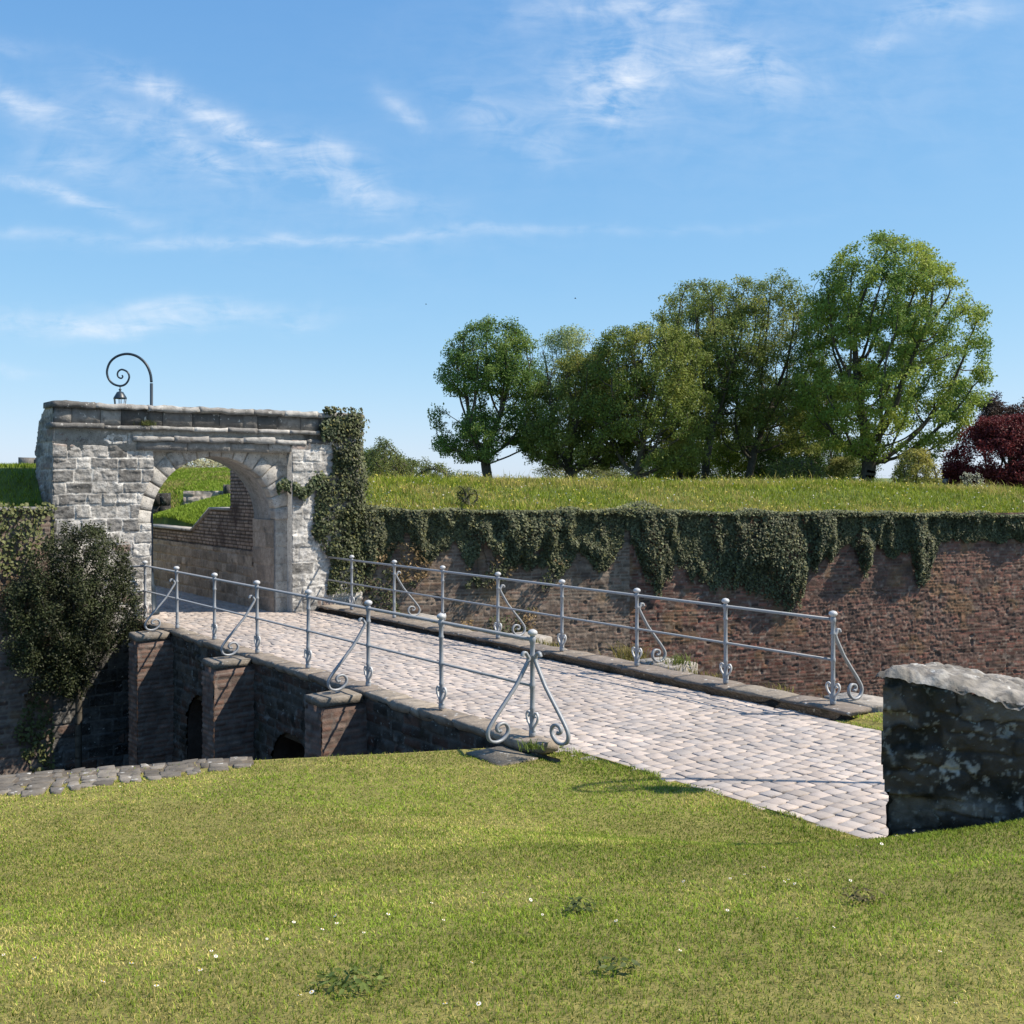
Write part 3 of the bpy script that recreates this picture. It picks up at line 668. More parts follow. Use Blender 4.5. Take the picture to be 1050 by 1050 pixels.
# ------------------------------------------------------------------ railings
prof = [(.03, 0), (.034, .01), (.034, .05), (.026, .06), (.030, .08), (.034, .10), (.026, .12), (.024, .26), (.030, .275), (.024, .29), (.024, .47), (.031, .485), (.031, .515), (.024, .53),
        (.0235, .78), (.031, .79), (.031, .80), (.0235, .82), (.026, .92), (.033, .93), (.033, .97), (.026, .98), (.019, .995)]
POST = mesh('post', *lathe(prof, 14), M['paint'], None, True)
capp = [(.018, .985), (.024, .992), (.044, 1.004), (.050, 1.018), (.048, 1.032), (.036, 1.046), (.018, 1.054), (.004, 1.057)]
CAPM = mesh('finial', *lathe(capp, 14), M['finial'], None, True)
def spiral(c0, r0, r1, a0, a1, n=26):
    t = np.linspace(0, 1, n); a = a0 + (a1 - a0) * t; rr_ = r0 + (r1 - r0) * t
    return np.stack([c0[0] + rr_ * np.cos(a), c0[1] + rr_ * np.sin(a)], 1)
def ribbon(p2, d, wid, thick):
    """flat iron bar bent in the vertical plane through direction d; p2: (s, z)"""
    p2 = np.asarray(p2, float); T = np.gradient(p2, axis=0); T /= np.linalg.norm(T, axis=1)[:, None] + 1e-9
    Nn = np.stack([-T[:, 1], T[:, 0]], 1); s = np.array([-d[1], d[0], 0.0]); d3 = np.array([d[0], d[1], 0.0])
    th_ = np.broadcast_to(thick, (len(p2),))[:, None]
    to3 = lambda q: q[:, 0, None] * d3 + q[:, 1, None] * Z3
    a, b = to3(p2 + Nn * th_ / 2), to3(p2 - Nn * th_ / 2)
    V = np.stack([a + s * wid / 2, a - s * wid / 2, b - s * wid / 2, b + s * wid / 2], 1); n = len(p2); idx = np.arange(n * 4).reshape(n, 4)
    q = np.stack([idx[:-1], np.roll(idx, -1, 1)[:-1], np.roll(idx, -1, 1)[1:], idx[1:]], -1).reshape(-1, 4)
    return V.reshape(-1, 3), [q, idx[0][None, ::-1], idx[-1][None]]
def base_scroll_mesh(d):
    mb = MB()
    for sg in (1, -1):
        dd = np.array(d) * sg
        ln = smoothline([(.028, .05), (.035, .10), (.075, .155), (.088, .205), (.066, .240), (.040, .225), (.043, .195), (.060, .20)], 5)
        mb.add(*ribbon(ln, dd, .024, .016))
    return mb
STAYL = np.concatenate([smoothline([(.060, .80), (.085, .835), (.115, .83), (.128, .80)], 5)[::-1], smoothline([(.060, .80), (.045, .775), (.055, .745), (.09, .69), (.195, .535), (.315, .365), (.415, .225), (.468, .125), (.455, .045), (.40, .012), (.335, .022), (.285, .075), (.28, .135), (.315, .178), (.365, .172), (.385, .135), (.365, .105), (.345, .115)], 7)[1:]])
STAYL[:, 0] = np.where(STAYL[:, 0] > .2, .2 + (STAYL[:, 0] - .2) * 1.28, STAYL[:, 0])
uvdir = lambda a: np.array(a[0] * UD + a[1] * VD)
def railing(u_first, v, n, step, stays, label, extra):
    rt = thing('railing', tuple(P(u_first, v, 0)), label, 'railing', 'iron railings of the bridge')
    L0 = wloc(rt); bs = {}
    for i in range(n):
        p = P(u_first + i * step, v, 0) - L0
        po = link('post', POST, rt, p); po.rotation_euler = (R(random.gauss(0, .45)), R(random.gauss(0, .45)), random.uniform(0, 6.28) if i == n - 2 else 0)
        link('finial', CAPM, po)
        if i != n - 2:
            if 'm' not in bs:
                vv_, ff_, tt_ = base_scroll_mesh(uvdir((1, 0))).get(); bs['m'] = mesh('base_scroll', vv_, ff_, M['finial'], None, True)
                for pl in (): pass
            link('base_scroll', bs['m'], po)
    for z, rd in ((.955, .019), (.50, .0155)):
        a = P(u_first, v, z); b = P(u_first + (n - 1) * step, v, z); pts = [a + (b - a) * t for t in np.linspace(0, 1, 2)] + ([P(*e, z) for e in extra])
        V, fs = tube(np.array(pts), rd, 8); part(rt, 'rail', V, fs, M['paint'], None, True)
    for (i, d) in stays:
        V, fs = ribbon(STAYL * np.array([1., 1.0]), uvdir(d), .034, .026); o = link('stay', mesh('stay', V, fs, M['paint'], None, True), rt, P(u_first + i * step, v, 0) - L0)
    return rt
rl = railing(0, 0, 8, 1.6, [(0, (0, -1)), (0, (-1, 0)), (2, (0, -1)), (4, (0, -1)), (6, (0, -1))], 'nearer grey iron railing, along the left edge of the bridge beside the lawn', [(11.2, -.55)])
rr2 = railing(-.9, 3.62, 8, 1.57, [(0, (0, 1)), (2, (0, 1)), (4, (0, 1)), (6, (0, 1))], 'farther grey iron railing, on the right kerb before the ivy covered wall', [(11.1, 3.65)])

# ------------------------------------------------------------------ scroll street lamps
LS = 21.0 / 1100
LPX = [(154.5, 392), (153.5, 384), (150.5, 376), (145.5, 369.5), (138, 364.6), (128.6, 362.9), (119, 365.5), (112, 371.6), (108.9, 380.7), (110.6, 388.5), (115.6, 393.8), (122.9, 395.7), (128.6, 393.2), (131.7, 387), (129.8, 381.5), (124.3, 378.9), (120.6, 380.8), (119.6, 384.3), (121, 387), (123.6, 387.9), (125.1, 386.3), (124.3, 384.7)]
def street_lamp(x, y, z0, d, label):
    t = thing('street_lamp', (x, y, z0), label, 'street lamp', 'scroll armed street lamps')
    o = np.array([x, y, 0.0]); d = np.array(d, float); d /= np.linalg.norm(d); d3 = np.array([d[0], d[1], 0])
    P2 = lambda s, z: o + s * d3 + z * Z3
    pr = [(.16, z0), (.16, z0 + .06), (.11, z0 + .12), (.075, z0 + .5), (.085, z0 + .53), (.05, z0 + .6), (.032, z0 + 1.0), (.030, CZ + (HORY - 393) * LS)]
    V, fs = lathe(pr, 12, (x, y, 0)); part(t, 'pole', V, fs, M['lamp'], None, True)
    pts = [P2((154.5 - a) * LS, CZ + (HORY - b) * LS) for a, b in LPX]; ln = smoothline(pts, 5)
    V, fs = tube(ln, np.linspace(.028, .014, len(ln)), 8); part(t, 'scroll_arm', V, fs, M['lamp'], None, True)
    c = P2((154.5 - 122.3) * LS, 0); zt = CZ + (HORY - 396) * LS
    V, fs = lathe([(.008, zt), (.010, zt - .05), (.028, zt - .06), (.030, zt - .075), (.012, zt - .09), (.02, zt - .10), (.065, zt - .115), (.085, zt - .15), (.13, zt - .22), (.135, zt - .245), (.125, zt - .25)], 6, (c[0], c[1], 0))
    ln_ = part(t, 'lantern', V, fs, M['lamp'])
    V, fs = lathe([(.120, zt - .252), (.085, zt - .52)], 6, (c[0], c[1], 0)); part(ln_, 'glass', V, [fs[0]], M['glass'])
    mb = MB()
    for k in range(6):
        a = k * np.pi / 3; mb.add(*tube([np.array([c[0] + .12 * math.cos(a), c[1] + .12 * math.sin(a), zt - .245]), np.array([c[0] + .085 * math.cos(a), c[1] + .085 * math.sin(a), zt - .53])], .008, 5))
    mb.add(*lathe([(.09, zt - .52), (.095, zt - .54), (.03, zt - .56), (.012, zt - .60)], 6, (c[0], c[1], 0))); mb.build(ln_, 'frame', M['lamp'])
street_lamp((155.3 - 525) / 1100 * 21.0, 21.0, ZP, (-1, 0), 'tall dark street lamp with a spiral arm, rising behind the stone gate')
street_lamp(5.5, 9.2, -.1, (-.87, -.5), 'spiral armed street lamp beside the paved path beyond the right foreground wall')

# ------------------------------------------------------------------ foreground wall
fw = thing('stone_wall', (2.8, 6.5, ZP), 'thick dark lichen spotted stone wall in the right foreground, its top lit', 'wall')
def fw_tw(X, Z, H, T, sid, st):
    H = H + (fbm(X * 2.3, Z * 3.1, 1, 141, 4) - .5) * .06 + (vn(X * 22, Z * 22, 1, 143) - .5) * .018 + (vn(X * 9, Z * 14, 2, 147) - .5) * .016 - .02
    H = H - .06 * sstep(.82, .79, Z) * sstep(.5, .1, X)
    pale = sstep(.60, .68, fbm(X * 3.2, Z * 5, 7, 145, 3))[..., None] * sstep(.95, .75, Z)[..., None]
    T = T * (1 - .5 * pale) + .5 * pale * np.array([.19, .17, .145])
    lich = (sstep(.62, .69, fbm(X * 17, Z * 17, 7, 149, 4)) * sstep(.40, .58, fbm(X * 2.2, Z * 2.2, 3, 150, 3)))[..., None]
    T = T * (1 - lich) + lich * np.array([.34, .315, .28])
    dot = (sstep(.68, .73, fbm(X * 34, Z * 34, 1, 153, 3)))[..., None] * .8
    T = T * (1 - dot) + dot * np.array([.25, .235, .21])
    return H, T
lay = layout(FWL, FWH, .009, (.08, .17), (.14, .45), .008, .006, .016, 151, .05, .010, 9)
def fw_keep(X, Z): return (Z + ZP < fw_top(X, 0) - .045) & ~((Z < .80 + .02 * np.sin(X * 30)) & (X < .04 + .025 * vn(Z * 9, 0, 0, 5))) & (X > .012 + .03 * vn(Z * 7, 3, 0, 6))
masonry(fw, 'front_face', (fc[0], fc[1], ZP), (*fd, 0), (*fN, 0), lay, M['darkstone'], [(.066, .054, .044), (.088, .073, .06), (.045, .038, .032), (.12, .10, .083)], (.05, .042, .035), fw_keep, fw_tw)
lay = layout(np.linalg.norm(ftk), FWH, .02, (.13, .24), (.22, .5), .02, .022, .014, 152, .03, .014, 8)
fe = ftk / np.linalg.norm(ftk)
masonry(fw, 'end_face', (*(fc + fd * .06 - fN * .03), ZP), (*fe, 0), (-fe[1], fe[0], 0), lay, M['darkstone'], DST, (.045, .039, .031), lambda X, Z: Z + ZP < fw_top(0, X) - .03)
c4 = np.array([fc + fd * .10 - fN * .10, fc + fd * FWL - fN * .10, fc + fd * FWL + ftk * .97, fc + fd * .10 + ftk * .97])
part(fw, 'wall_core', np.concatenate([np.c_[c4, np.full(4, ZP - .2)], np.c_[c4, np.full(4, 1.02)]]), BOXF[:, ::-1], M['darkstone'], (.08, .07, .06))
nx, ny = 460, 110; S_, T_ = np.meshgrid(np.linspace(-.02, FWL, nx), np.linspace(.0, 1.0, ny))
xy = fc + S_[..., None] * fd + T_[..., None] * ftk
h = fw_top(S_, T_) + (fbm(S_ * 3.2, T_ * 3.2, 0, 161, 5) - .5) * .08 + (vn(S_ * 20, T_ * 20, 0, 163) - .5) * .026 + (vn(S_ * 42, T_ * 42, 0, 166) - .5) * .016 - .03 * sstep(.62, .75, fbm(S_ * 6, T_ * 8, 0, 169, 3)) + (vn(S_ * 9, T_ * 14, 0, 164) - .5) * .02
edge = np.minimum(np.minimum(S_ + .02, 9), np.minimum(T_ + .002, 1.0 - T_) * 1.2); h -= .055 * (1 - np.sqrt(np.clip(edge / .07, 0, 1)))
crk = sstep(.03, .0, np.abs(fbm(S_ * 2.2, T_ * 2.8, 0, 167, 3) - .5)); h -= .012 * crk
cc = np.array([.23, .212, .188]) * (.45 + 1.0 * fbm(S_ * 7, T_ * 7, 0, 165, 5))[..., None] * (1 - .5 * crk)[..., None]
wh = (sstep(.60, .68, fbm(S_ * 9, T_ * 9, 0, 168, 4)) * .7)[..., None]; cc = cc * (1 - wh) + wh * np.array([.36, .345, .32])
idx = np.arange(nx * ny).reshape(ny, nx); q = np.stack([idx[:-1, :-1], idx[:-1, 1:], idx[1:, 1:], idx[1:, :-1]], -1).reshape(-1, 4)
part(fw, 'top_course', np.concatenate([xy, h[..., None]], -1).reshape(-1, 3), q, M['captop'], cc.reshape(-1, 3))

# ------------------------------------------------------------------ small masonry inside the fort
def ray_pt(px, py, Y): return np.array([(px - 525) / 1100 * Y, Y, CZ + (HORY - py) / 1100 * Y])
rb = thing('rubble_wall', tuple(ray_pt(212, 526, 33)), 'low pale rubble wall with tufts growing on it, seen through the arch', 'wall')
a = ray_pt(188, 505, 33); b = ray_pt(262, 505, 33.5); dd = (b - a); ln_ = np.linalg.norm(dd); dd /= ln_
lay = layout(ln_, 1.3, .03, (.14, .25), (.2, .5), .03, .03, .03, 171, .03, .02, 5)
masonry(rb, 'stone_face', (a[0], a[1], .85), dd, (-dd[1] * -1, -dd[0], 0), lay, M['stone'], [(.42, .36, .31), (.36, .31, .27), (.48, .42, .37)], (.34, .29, .25))
v8 = np.array([[a[0], a[1] + .06], [b[0], b[1] + .06], [b[0], b[1] + .5], [a[0], a[1] + .5]])
part(rb, 'wall_core', np.concatenate([np.c_[v8, np.full(4, .85)], np.c_[v8, np.full(4, 2.12)]]), BOXF, M['stone'], (.36, .32, .28))
def block(name, px0, px1, py0, py1, Y, depth, label, cat, tint, seed, yaw=0.0):
    p = ray_pt((px0 + px1) / 2, py1, Y); t = thing(name, tuple(p), label, cat); w = (px1 - px0) / 1100 * Y; hh = (py1 - py0) / 1100 * Y + .3
    r = np.random.default_rng(seed); mb = MB(); n = 7
    nx_ = max(2, int(w / .3)); nzz = max(2, int(hh / .28))
    for i in range(nx_):
        for j in range(nzz):
            x0, x1 = -w / 2 + w * i / nx_, -w / 2 + w * (i + 1) / nx_; z0, z1 = -.3 + hh * j / nzz, -.3 + hh * (j + 1) / nzz
            o = r.normal(0, .015); V = np.array([[x0, o, z0], [x1, o, z0], [x1, depth, z0], [x0, depth, z0], [x0, o, z1], [x1, o, z1], [x1, depth, z1], [x0, depth, z1]], float)
            m_ = V.mean(0); V = m_ + (V - m_) * .985 + r.normal(0, .008, (8, 3)); c_, s_ = math.cos(yaw), math.sin(yaw); V = np.c_[V[:, 0] * c_ - V[:, 1] * s_, V[:, 0] * s_ + V[:, 1] * c_, V[:, 2]]
            mb.add(V + p, BOXF, np.array(tint) * r.uniform(.8, 1.15))
    mb.build(t, 'stonework', M['captop'])
    return t
block('stone_block', 156, 172, 506, 533, 31.0, 1.2, 'square block of masonry, tinted dark as in shadow, beside the rubble wall, seen through the arch', 'masonry', (.03, .028, .026), 3, R(14))  # the shadow on this wall face is put into its near-black tint
block('stone_slab', 229, 235, 497, 509, 33.0, .3, 'small dark upright slab standing on the rubble wall behind the arch', 'slab', (.08, .075, .07), 4, .2)
block('stone_block', 18, 52, 469, 484, 24.0, .8, 'low grey stone block on the grass at the far left beside the gate', 'masonry', (.17, .155, .14), 5, R(-8))
block('garden_pillar', 962, 973, 491, 503, 60.0, .6, 'small grey stone pillar on the grass crest beside the red tree', 'pillar', (.3, .3, .29), 6, 0)

# ------------------------------------------------------------------ leaves, grass
def leafmesh(c, nrm, size, aspect=.55, droop=None, seed=0, fold=.25):
    """kite shaped leaves; c Nx3 centres, nrm Nx3 facing, size N"""
    r = np.random.default_rng(seed); n = len(c)
    nrm = nrm / (np.linalg.norm(nrm, axis=1)[:, None] + 1e-9)
    t = r.normal(0, 1, (n, 3)) if droop is None else droop + r.normal(0, .5, (n, 3))
    t = t - nrm * (t * nrm).sum(1)[:, None]; t /= np.linalg.norm(t, axis=1)[:, None] + 1e-9
    s = np.cross(nrm, t); L = size[:, None]; W = L * aspect / 2
    a = c - t * L * .5; b = c + s * W - t * L * .08 + nrm * W * fold; d = c + t * L * .5; e = c - s * W - t * L * .08 + nrm * W * fold
    V = np.stack([a, b, d, e], 1).reshape(-1, 3); i = (np.arange(n) * 4)[:, None]
    return V, [np.concatenate([i + np.array([[0, 1, 2]]), i + np.array([[0, 2, 3]])])]
def blades(p, h, wid, lean, tint, seed):
    r = np.random.default_rng(seed); n = len(p); a = r.uniform(0, 2 * np.pi, n); b = a + np.pi / 2 + r.normal(0, .6, n)
    d = np.stack([np.cos(a), np.sin(a), np.zeros(n)], 1); s = np.stack([np.cos(b), np.sin(b), np.zeros(n)], 1) * wid[:, None] / 2
    ln = (lean * h)[:, None]; hh = h[:, None] * Z3
    m = p + hh * .55 + d * ln * .3; t = p + hh * (1 - .25 * lean[:, None]) + d * ln
    V = np.stack([p - s, p + s, m + s * .8, m - s * .8, t], 1).reshape(-1, 3); i = (np.arange(n) * 5)[:, None]
    return V, [i + np.array([[0, 1, 2, 3]]), i + np.array([[3, 2, 4]])], np.repeat(tint, 5, 0)
# mown lawn in view
r = np.random.default_rng(21); X_, Y_ = [], []
for y0 in np.arange(2.0, 12.2, .2):
    dens = np.interp(y0, [2, 4.5, 7, 12], [11000, 9500, 6000, 3400]); wx = .53 * (y0 + .2) + 1.0; n = int(dens * 2 * wx * .2)
    X_.append(r.uniform(-wx, wx, n)); Y_.append(r.uniform(y0, y0 + .2, n))
x = np.concatenate(X_); y = np.concatenate(Y_); u, v = UV(x, y); rr_ = rim(v) - u
edge = .30 + .14 * (fbm(u * 3.5, 0, 0, 8, 3) - .5) * 2 + .07 * (vn(u * 11, 2, 0, 8) - .5)
fa_, fb_ = in_front(x, y); inwall = (fa_ < .0) & (fa_ > -1.05) & (fb_ > -.03 - .64 * (-fa_)); front = (fa_ >= 0) & (fb_ > -.15)
cop = (v < -2.5) & (rr_ < np.where(v > -3.6, .30 + (-2.9 - v) * .2, .46) * .95 + .1 * (vn(v * 6, 3, 0, 3) - .5)) & (r.random(len(x)) > .16)
slab = (u > -.40 + .3 * fbm(v * 5, 3, 0, 6, 2)) & (v > -.60 - .1 * fbm(u * 5, 5, 0, 6, 2)) & (v < .3) & (r.random(len(x)) > .25)
ok = (rr_ > .04) & ((v < edge) | front | ((v > PATH_R - .02) & (rr_ > .08))) & ~inwall & ~cop & ~slab
x, y, u, v, rr_ = x[ok], y[ok], u[ok], v[ok], rr_[ok]; n = len(x); p = np.stack([x, y, zlawn(x, y) - .004], 1)
dry = fbm(x * .55 + 3, y * .9, 0, 201, 4); fine = fbm(x * 3.2, y * 3.2, 0, 205, 3)
fin2 = fbm(x * 9, y * 7, 0, 207, 2); dry = np.clip((dry - .38) / .24, 0, 1) * .75 + (fine - .5) * .9 + (fin2 - .5) * .5 + .28 * np.exp(-((x + 1.9) / 1.5) ** 2 - ((y - 7.4) / 1.1) ** 2) + .35 * np.exp(-(rr_ / .5) ** 2)
lush = .55 * np.exp(-((v + .6) / .8) ** 2) * (rr_ > .8)
streak = sstep(.56, .68, fbm(x * .8 + 2, y * 1.9, 0, 213, 4)); dry = np.clip(dry - lush + .45 * streak, 0, 1)
isd = r.random(n) < np.clip(.03 + .60 * dry - .10 * (1 - sstep(.42, .60, fbm(x * .45 + 9, y * 1.0 + 4, 0, 211, 3))), .02, 1)
g = np.array([.222, .305, .034]) * r.uniform(.4, 1.55, (n, 1)) * (1 + (fine - .5)[:, None] * .5) + r.normal(0, .012, (n, 3)) * np.array([1, 1, .3])
d = np.array([.58, .50, .17]) * r.uniform(.55, 1.25, (n, 1))
pat = sstep(.42, .60, fbm(x * .45 + 9, y * 1.0 + 4, 0, 211, 3)); tint = np.clip(np.where(isd[:, None], d, g), .01, .9) * (.80 + .36 * pat)[:, None]
h = r.uniform(.012, .029, n) * (1 + .6 * (fine - .5)) * np.where(isd, .8, 1.0); h *= 1 + .6 * np.exp(-((v - .1) / .25) ** 2) + 1.1 * np.exp(-rr_ / .10) * (r.random(n) < .5)
wid = (.0016 + .00050 * y) * r.uniform(.7, 1.3, n); lean = r.uniform(.15, 1.3, n)
V, fs, tt = blades(p, h, wid, lean, tint, 22)
lg = tag(part(None, 'lawn_grass', V, fs, M['grass'], tt), 'mown lawn with dry straw coloured patches in the foreground', 'grass', None, 'stuff')

# long meadow grass on the rampart
r = np.random.default_rng(23); n = 150000
x = r.uniform(-5.5, 15.5, n); y = r.uniform(21, 35, n); w = behind(x, y); u, v = UV(x, y)
keepp = (w > .05) & (w < 9.5) & (v > 3.1) & (np.abs(x) < .5 * y + 1) & (r.random(n) < np.interp(w, [0, 3, 6, 9.5], [1, .75, .8, .35]))
x, y, w = x[keepp], y[keepp], w[keepp]; n = len(x); p = np.stack([x, y, zramp(x, y) - .02], 1)
pn = fbm(x * .5, y * .7, 0, 301, 4); pf = fbm(x * 2.5, y * 2.5, 0, 303, 3)
straw = r.random(n) < np.clip((pn - .42) * 2.2 + (pf - .5) * .8 + .12, .04, .8)
g = np.array([.24, .29, .03]) * r.uniform(.55, 1.35, (n, 1)) * (1 + (pf - .5)[:, None] * .8); d = np.array([.50, .42, .13]) * r.uniform(.55, 1.15, (n, 1))
tall = sstep(3.2, 5.5, w)
h = r.uniform(.07, .17, n) * (1 + .9 * tall * r.random(n)) * (.7 + .7 * pf)
h = h * np.where(r.random(n) < .04 * tall, 1.7, 1)
V, fs, tt = blades(p, h, r.uniform(.012, .024, n), r.uniform(.1, .9, n), np.clip(np.where(straw[:, None], d, g), .01, .9), 24)
fl = r.random(n) < .022
fc_ = p[fl] + Z3 * (h[fl] * .95)[:, None] + r.normal(0, .02, (fl.sum(), 3)); fv, ff = leafmesh(fc_, r.normal(0, 1, fc_.shape) + np.array([0, -1, 1.]), r.uniform(.03, .06, len(fc_)), .9, None, 5)
ft = np.repeat(np.where(r.random((len(fc_), 1)) < .75, np.array([[.62, .52, .10]]), np.array([[.62, .6, .5]])), 4, 0)
mb = MB(); mb.add(V, fs, tt); mb.add(fv, ff, ft)
tag(mb.build(None, 'meadow_grass', M['grass']), 'long yellowing meadow grass along the top of the rampart wall', 'grass', None, 'stuff')
# grass on the bank left of the gate and inside the fort
r = np.random.default_rng(25); mb = MB(); n = 30000
u = GU + .35 + r.uniform(0, 1, n) ** 1.5 * 9; v = r.uniform(-6.5, -.35, n); k_ = ~((v > VL - .05) & (u < GU + 1.25)); u, v = u[k_], v[k_]
pp = P(u, v, 0); pp[:, 2] = zramp(pp[:, 0], pp[:, 1]) - .01; n = len(u); c = np.array([.20, .27, .03]) * r.uniform(.6, 1.3, (n, 1))
mb.add(*blades(pp, r.uniform(.06, .13, n), r.uniform(.008, .016, n), r.uniform(.2, 1, n), c, 26))
n = 60000; y = r.uniform(24.5, 47, n); x = y * r.uniform(-.37, -.235, n); u, v = UV(x, y); k_ = ((v > 3.1) | (u > 21)) & ~((np.abs(y - 33.3) < .3) & (x > -10.2))
x, y = x[k_], y[k_]; n = len(x); pp = np.stack([x, y, zramp(x, y) - .01], 1); strw = fbm(x * .5, y * .5, 0, 333, 3)
c = np.where((r.random(n) < np.clip((strw - .45) * 3, .05, .7) * (y > 33))[:, None], np.array([[.36, .31, .11]]), np.array([[.22, .31, .035]])) * r.uniform(.65, 1.25, (n, 1))
mb.add(*blades(pp, r.uniform(.07, .16, n), r.uniform(.02, .035, n), r.uniform(.2, 1, n), c, 27))
tag(mb.build(None, 'bank_grass', M['grass']), 'short green grass on the banks beside and beyond the gate', 'grass', None, 'stuff')

# ------------------------------------------------------------------ trees by space colonisation
def grow(trunk, attr, step, infl, kill, iters=90, seed=0):
    r = np.random.default_rng(seed); nodes = [np.array(t, float) for t in trunk]; par = [-1] + list(range(len(trunk) - 1))
    A = attr.copy(); N = np.array(nodes)
    D = np.linalg.norm(A[:, None] - N[None], axis=2); near = D.argmin(1); nd = D.min(1); alive = np.ones(len(A), bool); cnt = {}
    for it in range(iters):
        act = alive & (nd < infl)
        if not act.any():
            if not alive.any(): break
            act = alive & (nd < nd[alive].min() * 1.15)
        grp = near[act]; dirs = A[act] - N[near[act]]; dirs /= np.linalg.norm(dirs, axis=1)[:, None] + 1e-9
        ug, inv = np.unique(grp, return_inverse=True); s = np.zeros((len(ug), 3)); np.add.at(s, inv, dirs)
        s += r.normal(0, .35, s.shape) + np.array([0, 0, .12]); s /= np.linalg.norm(s, axis=1)[:, None] + 1e-9
        nc = np.array([cnt.get(g, 0) for g in ug]); okk = nc < 6
        if not okk.any(): break
        new = N[ug[okk]] + s[okk] * step
        for g in ug[okk]: cnt[g] = cnt.get(g, 0) + 1
        base = len(N); N = np.concatenate([N, new]); par += list(ug[okk])
        al = np.where(alive)[0]; Dn = np.linalg.norm(A[al][:, None] - new[None], axis=2); m = Dn.min(1); am = Dn.argmin(1)
        better = m < nd[al]; nd[al[better]] = m[better]; near[al[better]] = base + am[better]
        alive &= nd > kill
        if len(N) > 6000: break
    return N, np.array(par)
def treemesh(N, par, r_tip, r_base, pw=2.3):
    n = len(N); area = np.zeros(n); ch = np.zeros(n, int)
    for i in range(1, n): ch[par[i]] += 1
    for i in range(n - 1, -1, -1):
        if ch[i] == 0: area[i] = 1.0
        if par[i] >= 0: area[par[i]] += area[i]
    rad = area ** (1 / pw); rad = r_tip + (r_base - r_tip) * (rad - 1) / max(rad[0] - 1, 1e-6)
    k = 5; i = np.arange(1, n); a, b = N[par[i]], N[i]; ra, rb_ = np.minimum(rad[par[i]], rad[i] * 1.6), rad[i]
    T = b - a; T /= np.linalg.norm(T, axis=1)[:, None] + 1e-9; ref = np.where(np.abs(T[:, 2:3]) < .9, Z3, np.array([1., 0, 0]))
    B = np.cross(T, ref); B /= np.linalg.norm(B, axis=1)[:, None] + 1e-9; C = np.cross(B, T); an = np.linspace(0, 2 * np.pi, k, endpoint=False)
    ring = np.cos(an)[None, :, None] * B[:, None] + np.sin(an)[None, :, None] * C[:, None]
    V = np.concatenate([a[:, None] + ring * ra[:, None, None], (b + T * rb_[:, None] * .3)[:, None] + ring * rb_[:, None, None]], 1)
    m = len(i); base = (np.arange(m) * 2 * k)[:, None]; j = np.arange(k); jj = (j + 1) % k
    q = (base[:, None] + np.stack([j, jj, jj + k, j + k], 1)[None]).reshape(-1, 4)
    return V.reshape(-1, 3), [q], ch, rad
